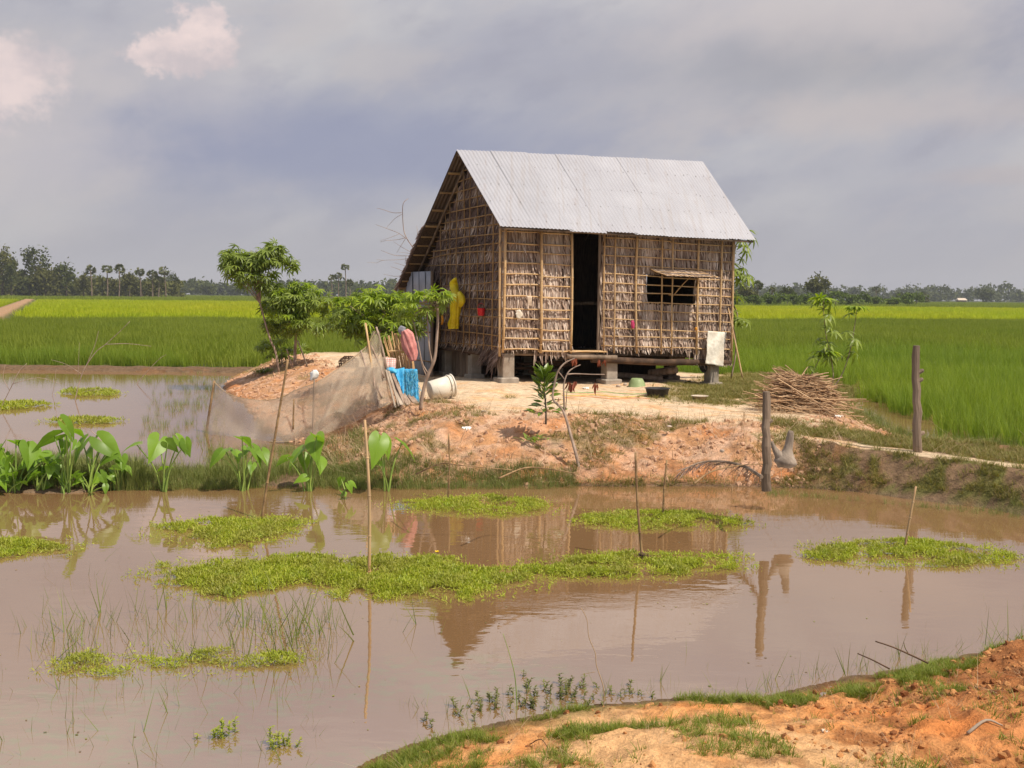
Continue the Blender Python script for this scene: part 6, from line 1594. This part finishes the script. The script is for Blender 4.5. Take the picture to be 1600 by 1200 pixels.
twig('dead twig crossing the farthest weed mat', [(105, 625), (120, 617), (135, 611), (155, 608)], d, .009, [([(80, 625), (85, 600), (88, 575)], d, .005)])
d = G(160, 690).y
twig('arching brown twig behind the tallest taro', [(168, 700), (150, 680), (140, 672), (128, 668)], d, .008)
# supports leaning near the trees
stickpath('tree_prop', 'short dark prop leaning beside the round bush', 'pole', [(481, 575), (472, 550), (465, 532)], 25.8, .022, 'wood')
stickpath('tree_prop', 'thin stick leaning right, at the foot of the tall slim tree', 'pole', [(458, 575), (452, 558), (448, 545)], 26.0, .02, 'bark')

# --- debris on the clay slope
d0 = gz_(1195, 732, .3)
def lying(name, label, cat, pxs, r, mat='straw', lift=.03, tw=()):
    pts = [gz_(x, y, .3) + Vector((0, 0, lift + (.04 if 0 < i < len(pxs) - 1 else 0))) for i, (x, y) in enumerate(pxs)]
    root = thing(name, label, cat, pts[0]); a = Acc(); limb(a, smoothpath(pts, 4), r, r * .5, 6); a.build('stem', MAT[mat], root, smooth=True)
    for t in tw:
        a = Acc(); limb(a, smoothpath([gz_(x, y, .3) + Vector((0, 0, lift)) for x, y in t], 3), r * .5, r * .25, 5); a.build('branch', MAT[mat], root)
    return root
lying('fallen_pole', 'long pale stick lying up the slope to the grey post', 'stick', [(1085, 760), (1110, 748), (1150, 738), (1194, 729)], .010, 'stick')
lying('fallen_pole', 'long bare stick lying along the waterline left of the bent stick', 'stick', [(780, 752), (820, 742), (860, 744), (905, 746)], .009, 'stick')
lying('fallen_pole', 'bleached stalk across the grass between the taro and the bank', 'stick', [(650, 745), (690, 735), (720, 738), (800, 739)], .008, 'stick', tw=[[(690, 735), (670, 728), (640, 722)]])
lying('fallen_pole', 'grey weathered stick half buried at the top of the slope', 'stick', [(895, 664), (920, 668), (945, 671), (962, 674)], .028, 'wood')
fr = thing('dead_palm_frond', 'dry grey palm frond lying on the clay slope left of the grey post', 'palm frond', gz_(1175, 735, .3))
pts = [gz_(x, y, .3) + Vector((0, 0, z_)) for x, y, z_ in ((1190, 748, .02), (1165, 734, .03), (1130, 728, .05), (1095, 728, .04), (1065, 738, .02))]
sp = smoothpath(pts, 5); a = Acc(); limb(a, sp, .02, .006, 6); a.build('rib', MAT['wood'], fr)
a = Acc(); V, q = leaflet(1, .05, .25); rs = random.Random(4)
for i, p in enumerate(sp):
    for s_ in (-1, 1):
        for _ in range(3):
            tdir = (sp[min(i + 1, len(sp) - 1)] - sp[max(0, i - 1)]).normalized(); dd = (tdir * .8 + Vector((0, s_ * .5, -.45 + rs.gauss(0, .2))) + Vector((-.1, 0, 0))).normalized()
            a.addmany(V, q, np.array([[list(r_) for r_ in frame(dd, rs.gauss(0, 1))]]) * rs.uniform(.10, .2), np.array([tuple(p)]))
a.build('leaflets', MAT['thatch_dark'], fr, kind='stuff')
for (x, y, lb) in ((728, 671, 'crumpled white plastic scrap on the clay slope'), (915, 608, 'white plastic scrap on the sand under the doorway'), (1310, 652, 'white plastic scrap at the right foot of the brushwood pile')):
    p = gz_(x, y); o = cloth(p + Vector((-.06, .04, .02)), p + Vector((.07, .04, .03)), p + Vector((-.05, -.06, .015)), p + Vector((.06, -.05, .02)), 'white', 'plastic_scrap', .015, x, 8, 8); tag(o, lb, 'plastic scrap')
# dark low shrub at the left of the mound
c = gz_(410, 584); a = Acc(); V, q = leaflet(.16, .03, .3)
for _ in range(130):
    an = rs.random() * 6.28; dd = Vector((math.cos(an), math.sin(an), rs.uniform(.2, 1.2))).normalized(); a.addmany(V, q, np.array([[list(r_) for r_ in frame(dd)]]), np.array([tuple(c + Vector((rs.gauss(0, .13), rs.gauss(0, .08), rs.uniform(0, .08))))]))
o = a.build('low_shrub', MAT['mango']); tag(o, 'dark low shrub on the left shoulder of the mound', 'shrub')
c = gz_(796, 622); a = tuft(60, .10, .008, .12, .7, .6); a.v = [v + np.array(c) for v in a.v]; o = a.build('grass_tuft', MAT['grass_dull']); tag(o, 'lone grass tuft on the sand between the corner post and the glossy sapling', 'grass tuft')

MAT['weed_dark'] = m_leaf('dark_water_weed', [(.10, .10, .03), (.16, .17, .04), (.13, .10, .05), (.20, .22, .05)], .2, .6)
# --- near bank and near water
def nb(px, py): return gz_(px, py, .2)
d = G(1447, 1034, .2).y
stickpath('fallen_branch', 'dark bare branch slanting out of the near bank over the water', 'branch', [(1450, 1036), (1420, 1022), (1395, 1011), (1368, 1002)], d, .006, 'wood_dark', twigs=[([(1420, 1022), (1414, 1012), (1412, 1002)], d, .003)])
d = G(1388, 1043, .2).y
stickpath('fallen_branch', 'shorter dark branch left of the slanting one on the near bank', 'branch', [(1390, 1045), (1365, 1032), (1340, 1021)], d, .005, 'wood_dark')
lying('fallen_branch', 'pale short stick lying on the orange soil at the lower right', 'stick', [(1512, 1148), (1540, 1140), (1566, 1136)], .009, 'wood_pale', .008)
lying('fallen_branch', 'brown twig lying on the sand at the bottom of the photo', 'stick', [(828, 1164), (845, 1168), (858, 1173)], .003, 'wood_dark', .004)
p = nb(1290, 1144); o = cloth(p + Vector((-.02, .015, .01)), p + Vector((.02, .015, .012)), p + Vector((-.02, -.02, .004)), p + Vector((.015, -.02, .01)), 'rag', 'dead_leaf', .004, 3, 7, 7, 2, .001); tag(o, 'curled brown dead leaf on the near bank', 'dead leaf')
d = G(943, 1108).y
stickpath('dry_weed_stalk', 'pale dry crooked stalk rising from the near waterline', 'stalk', [(943, 1108), (943, 1075), (932, 1040), (930, 1020), (920, 995), (917, 968), (908, 950)], d, .0035, 'straw', base_z=-.05, r1=.5, twigs=[([(930, 1050), (918, 1052), (907, 1055)], d, .002)])
d = G(808, 1108).y
stickpath('green_stalk', 'single tall green stalk standing at the near waterline', 'stalk', [(808, 1110), (805, 1060), (797, 1025), (786, 990)], d, .004, 'taro_stalk', base_z=-.05, r1=.4)
def sprig(name, label, px, py, n, h, seed, mat='weed', spread=.05):
    """small leafy water plant: upright shoots with rings of leaves"""
    rs = random.Random(seed); b = G(px, py, 0); root = thing(name, label, 'water plant', b)
    st = Acc(); lf = Acc(); V, q = leaflet(.026, .010, .2)
    for _ in range(n):
        f = b + Vector((rs.gauss(0, spread), rs.gauss(0, spread * .7), -.03)); H = h * rs.uniform(.4, 1.1); t_ = f + Vector((rs.gauss(0, .012), rs.gauss(0, .012), H + .03)); limb(st, [f, t_], .0022, .0015, 4)
        m = int(H / .012) + 2
        for j in range(m):
            p_ = lerp3(f, t_, (j + 1) / m)
            for k in range(4):
                an = rs.random() * 6.28; dd = Vector((math.cos(an), math.sin(an), rs.uniform(.3, 1.0))).normalized()
                lf.addmany(V, q, np.array([[list(r_) for r_ in frame(dd)]]) * rs.uniform(.6, 1.2), np.array([tuple(p_)]))
    st.build('stems', MAT['taro_stalk'], root); lf.build('leaves', MAT[mat], root); return root
sprig('water_sprig', 'leafy sprigs poking out of the water near the lower left, left of a twin clump', 345, 1150, 9, .07, 1)
sprig('water_sprig', 'leafy sprigs with two taller shoots, right of the other lower-left clump', 430, 1165, 9, .09, 2)
for i, (x, y, n, h) in enumerate(((700, 1122, 7, .07), (752, 1108, 12, .08), (795, 1098, 16, .10), (838, 1100, 18, .09), (872, 1078, 20, .10), (905, 1092, 18, .08), (960, 1082, 12, .06), (1015, 1084, 8, .05))):
    o = sprig('shore_weed', ('leftmost', 'second', 'third', 'fourth', 'fifth', 'sixth', 'seventh', 'rightmost')[i] + ' leafy weed from the left along the near waterline', x, y, max(5, n * 2 // 3), h * .62, 10 + i, 'weed_dark', .13); o['group'] = 'leafy weeds along the near waterline'
# ------------------------------------------------------------------ far trees
def far_crown(a, c, rx, ry, rz_, n, size, rs):
    """clumped leaf quads scattered through an uneven volume"""
    nc = max(5, n // 26); cs = []
    for _ in range(nc):
        v = rs.normal(size=3); v /= np.linalg.norm(v); v *= rs.random() ** .45; cs.append(v)
    cs = np.array(cs); id_ = rs.integers(0, nc, n); p = cs[id_] + rs.normal(0, .20, (n, 3)); p = p * np.array([rx, ry, rz_]) + np.array(c)
    u = rs.normal(size=(n, 3)); u /= np.linalg.norm(u, axis=1)[:, None]; w = rs.normal(size=(n, 3)); v = np.cross(u, w); v /= np.linalg.norm(v, axis=1)[:, None]
    s = size * rs.uniform(.5, 1.3, n)[:, None]
    Q = np.stack([p - u * s - v * s * .2, p + v * s * .55, p + u * s + v * s * .2, p - v * s * .55], 1).reshape(-1, 3)
    a.add(Q, np.arange(n * 4).reshape(-1, 4))
nr = np.random.default_rng(5)
def gfar(px, D_): q = ray(px, 600); return Vector((q.x / q.y * D_, D_, .1))
def zpx(px, py, D_): return P(px, py, D_).z
def broad(px, ytop, w, D_, label, mat='tree_far', ybot=None, n=520, group='trees of the left wood', lobes=3, name='broadleaf_tree', cat='tree'):
    b = gfar(px, D_); root = thing(name, label, cat, b, group); H = zpx(px, ytop, D_) ; R = w * D_ / F / 2
    lo = zpx(px, ybot, D_) if ybot else H * .12
    a = Acc(); limb(a, [b + Vector((0, 0, -.2)), b + Vector((.2, 0, H * .35)), b + Vector((-.1, 0, H * .6))], H * .028, H * .012, 6); a.build('trunk', MAT['bark_dark'], root)
    a = Acc()
    far_crown(a, (b.x, b.y, (H + lo) / 2), R * .85, R * .8, (H - lo) * .50, int(n * 1.3), R * .12, nr)
    for k in range(lobes):
        an = nr.random() * 6.28; far_crown(a, (b.x + math.cos(an) * R * .5, b.y + math.sin(an) * R * .4, lo + (H - lo) * nr.uniform(.35, .85)), R * .50, R * .45, (H - lo) * .22, n // lobes, R * .11, nr)
    a.build('crown', MAT[mat], root); return root
def fan_palm(px, ytop, D_, w, label, trunk=True, group='sugar palms'):
    """sugar palm: straight trunk, round head of stiff fan leaves"""
    b = gfar(px, D_); root = thing('sugar_palm', label, 'palm tree', b, group); H = zpx(px, ytop, D_); R = w * D_ / F / 2; c = b + Vector((nr.normal() * .2, 0, H - R * .95))
    a = Acc(); limb(a, [b + Vector((0, 0, -.2)), (b + c) / 2 + Vector((.15, 0, 0)), c], max(.22, R * .09), max(.18, R * .07), 6); a.build('trunk', MAT['bark_dark' if not trunk else 'wood'], root)
    a = Acc(); rs = random.Random(int(px))
    for k in range(34):
        z_ = rs.uniform(-.75, 1.0); an = rs.random() * 6.28; d = Vector((math.cos(an) * math.sqrt(max(0, 1 - z_ * z_)), math.sin(an) * math.sqrt(max(0, 1 - z_ * z_)), z_ * .95)).normalized()
        Rm = frame(d, rs.gauss(0, .8)); st = c + d * R * .45
        V = [tuple(st)]; m = 7
        for j in range(m * 2 + 1):
            t = (j / (m * 2) - .5) * 2.3; rr_ = R * (.52 if j % 2 else .36) * rs.uniform(.9, 1.1)
            V.append(tuple(st + Rm @ Vector((math.cos(t) * rr_, math.sin(t) * rr_, -.12 * rr_ * abs(t)))))
        bb = a.n; a.add(V, np.zeros((0, 3), int)); a.f.setdefault(3, []).append(np.array([(bb, bb + 1 + j, bb + 2 + j) for j in range(m * 2)]))
        a.tube([c, st], R * .02, 4)
    a.build('crown', MAT['palm_far'], root); return root
# left wood, 400 m away
D0 = 400
LT = [(-30, 395, 90, 'tree_far', 'dense tree beyond the left edge of the photo'), (8, 388, 50, 'tree_far2', 'dark olive tree cut by the left edge of the photo'), (22, 405, 30, 'tree_far', 'narrow dark tree just inside the left edge'),
      (38, 425, 60, 'tree_far2', 'low olive tree at the left edge, in front of darker crowns'), (62, 388, 44, 'tree_far', 'tallest open-crowned tree of the left wood'), (75, 415, 54, 'tree_far2', 'broad olive tree under the tallest open crown'),
      (50, 432, 34, 'tree_far', 'low dark tree left of the tallest one'), (107, 411, 40, 'tree_far', 'rounded dark green tree left of the palms'), (95, 435, 34, 'tree_far2', 'low olive bush left of the rounded tree'), (134, 428, 30, 'tree_far2', 'pale olive tree between the rounded tree and the first palm'),
      (163, 432, 26, 'tree_far', 'dark small tree between the first two palms'), (205, 425, 34, 'tree_far2', 'yellowish bushy tree behind the palm pair'), (180, 436, 30, 'tree_far2', 'low bush at the foot of the palm pair'), (225, 432, 26, 'tree_far', 'small dark tree left of the right-hand palms'), (250, 436, 44, 'tree_far2', 'low olive thicket under the right-hand palms'), (272, 428, 22, 'tree_far', 'last narrow tree at the right end of the left wood')]
for (x, y, w, m_, lb) in LT: broad(x, y, w, D0 + nr.uniform(-15, 25), lb, m_)
for (x, y, w, lb) in ((147, 413, 20, 'first palm from the left, standing alone with bare trunk'), (171, 412, 20, 'left palm of the close pair'), (189, 411, 21, 'right palm of the close pair'), (223, 417, 18, 'palm left of the rightmost cluster'), (241, 420, 20, 'shorter palm in the middle of the rightmost cluster'),
                      (250, 431, 16, 'lowest palm of the rightmost cluster'), (262, 415, 20, 'tallest palm of the rightmost cluster')): fan_palm(x, y, D0 - 18, w, lb)
for (x, y, D_, w, lb) in ((541, 411, 420, 16, 'tallest of the palms seen over the wide bush'), (529, 425, 430, 15, 'mid-height palm left of the tallest one over the bush'), (519, 428, 435, 13, 'leftmost small palm over the wide bush'), (547, 436, 425, 14, 'low palm right under the tallest over the bush')): fan_palm(x, y, D_, w, lb)
# right side: shrubs, small palms and trees 240-320 m away
for (x, y, D_, w, lb) in ((1179, 437, 300, 20, 'round-headed palm just right of the house'), (1364, 446, 520, 15, 'lone palm in front of the far right tree line'), (1437, 455, 500, 26, 'spreading low palm right of the lone one'), (1202, 448, 320, 12, 'small palm right of the round-headed one')): fan_palm(x, y, D_, w, lb)
broad(1272, 432, 40, 320, 'rounded tall tree standing above the shrubs behind the young cassava', 'tree_far2', 462, 700, 'trees right of the house'); broad(1226, 447, 30, 330, 'small dark tree left of the rounded one', 'tree_far', 468, 420, 'trees right of the house')
broad(1160, 446, 40, 300, 'bushy tree directly behind the right roof end', 'tree_far2', 470, 420, 'trees right of the house')
broad(1398, 455, 22, 560, 'dark rounded tree at the far right edge of the shrubs', 'tree_far', None, 300, 'trees right of the house')
broad(1530, 450, 34, 700, 'darker broad tree in the far right tree line', 'tree_far', None, 300, 'trees right of the house')
# undergrowth closing the foot of the left wood
a = Acc()
for k in range(46):
    px = -60 + k * 7.4 + nr.uniform(-4, 4); D_ = D0 + nr.uniform(10, 45); q = gfar(px, D_); h_ = nr.uniform(5.0, 8.5)
    far_crown(a, (q.x, D_, h_ * .45), 5.5, 4, h_ * .5, 150, .9, nr)
o = a.build('wood_undergrowth', MAT['tree_far2'], kind='stuff'); o['label'] = 'tangled undergrowth along the foot of the left wood'
words = ('leftmost', 'second', 'third', 'fourth', 'fifth', 'sixth', 'seventh', 'eighth', 'ninth', 'tenth', 'eleventh', 'twelfth', 'thirteenth', 'rightmost')
for i in range(14):
    x = 1150 + i * 21.5 + nr.uniform(-4, 4)
    broad(x, 455 + nr.uniform(-4, 5) + i * .3, 34, 250 + i * 6 + nr.uniform(-8, 8), '%s light green shrub from the left in the row behind the right-hand field' % words[i], 'tree_far3', None, 260, 'shrubs behind the right-hand rice field', 2, 'field_shrub', 'shrub')
# the far-off wood that closes the horizon
a = Acc(); n = 640
for k in range(n):
    an = -.80 + 1.60 * (k + nr.random()) / n; D_ = 820 + nr.uniform(-40, 220) + 120 * math.sin(an * 5); px = 800 + F * math.tan(an)
    base = 13 if px > 1100 else (11 if px < 620 else 9); H = base * nr.uniform(.6, 1.25) * (1.25 if nr.random() < .12 else 1)
    if 270 < px < 560: H *= .95
    far_crown(a, (D_ * math.tan(an), D_, H * .52), 10.5, 8, H * .50, 150, 1.6, nr)
o = a.build('far_wood', MAT['tree_far'], kind='stuff'); o['label'] = 'far blue-grey wood along the whole horizon'
b = gfar(1496, 640); hh = thing('far_house', 'tiny pale roof at the foot of the far right tree line', 'house', b)
a = Acc(); a.box(b + Vector((0, 0, .9)), (4.4, 4, 1.6)); a.build('wall', MAT['wood'], hh)
a = Acc(); a.add([tuple(b + Vector(v)) for v in ((-2.8, -2.6, 1.6), (2.8, -2.6, 1.6), (2.8, 2.6, 1.6), (-2.8, 2.6, 1.6), (-2.4, 0, 2.9), (2.4, 0, 2.9))], [(0, 1, 5, 4), (2, 3, 4, 5)]); a.f.setdefault(3, []).append(np.array([(0, 4, 3), (1, 2, 5)])); a.build('roof', MAT['dish'], hh)

# ------------------------------------------------------------------ the air
hm = bpy.data.materials.new('humid_air'); hm.use_nodes = True; ht = NT(hm.node_tree)
for n_ in list(ht.n): ht.n.remove(n_)
pv = ht.node('ShaderNodeVolumePrincipled', {'Color': (.80, .84, .92), 'Density': 0.00020, 'Anisotropy': 0.0})
om = ht.node('ShaderNodeOutputMaterial'); ht.l.new(pv.outputs[0], om.inputs['Volume'])
a = Acc(); a.box((0, 600, 14.3), (3200, 1500, 32)); hz_o = a.build('haze', hm, kind='stuff'); hz_o['label'] = 'thin pale humid haze filling the air'
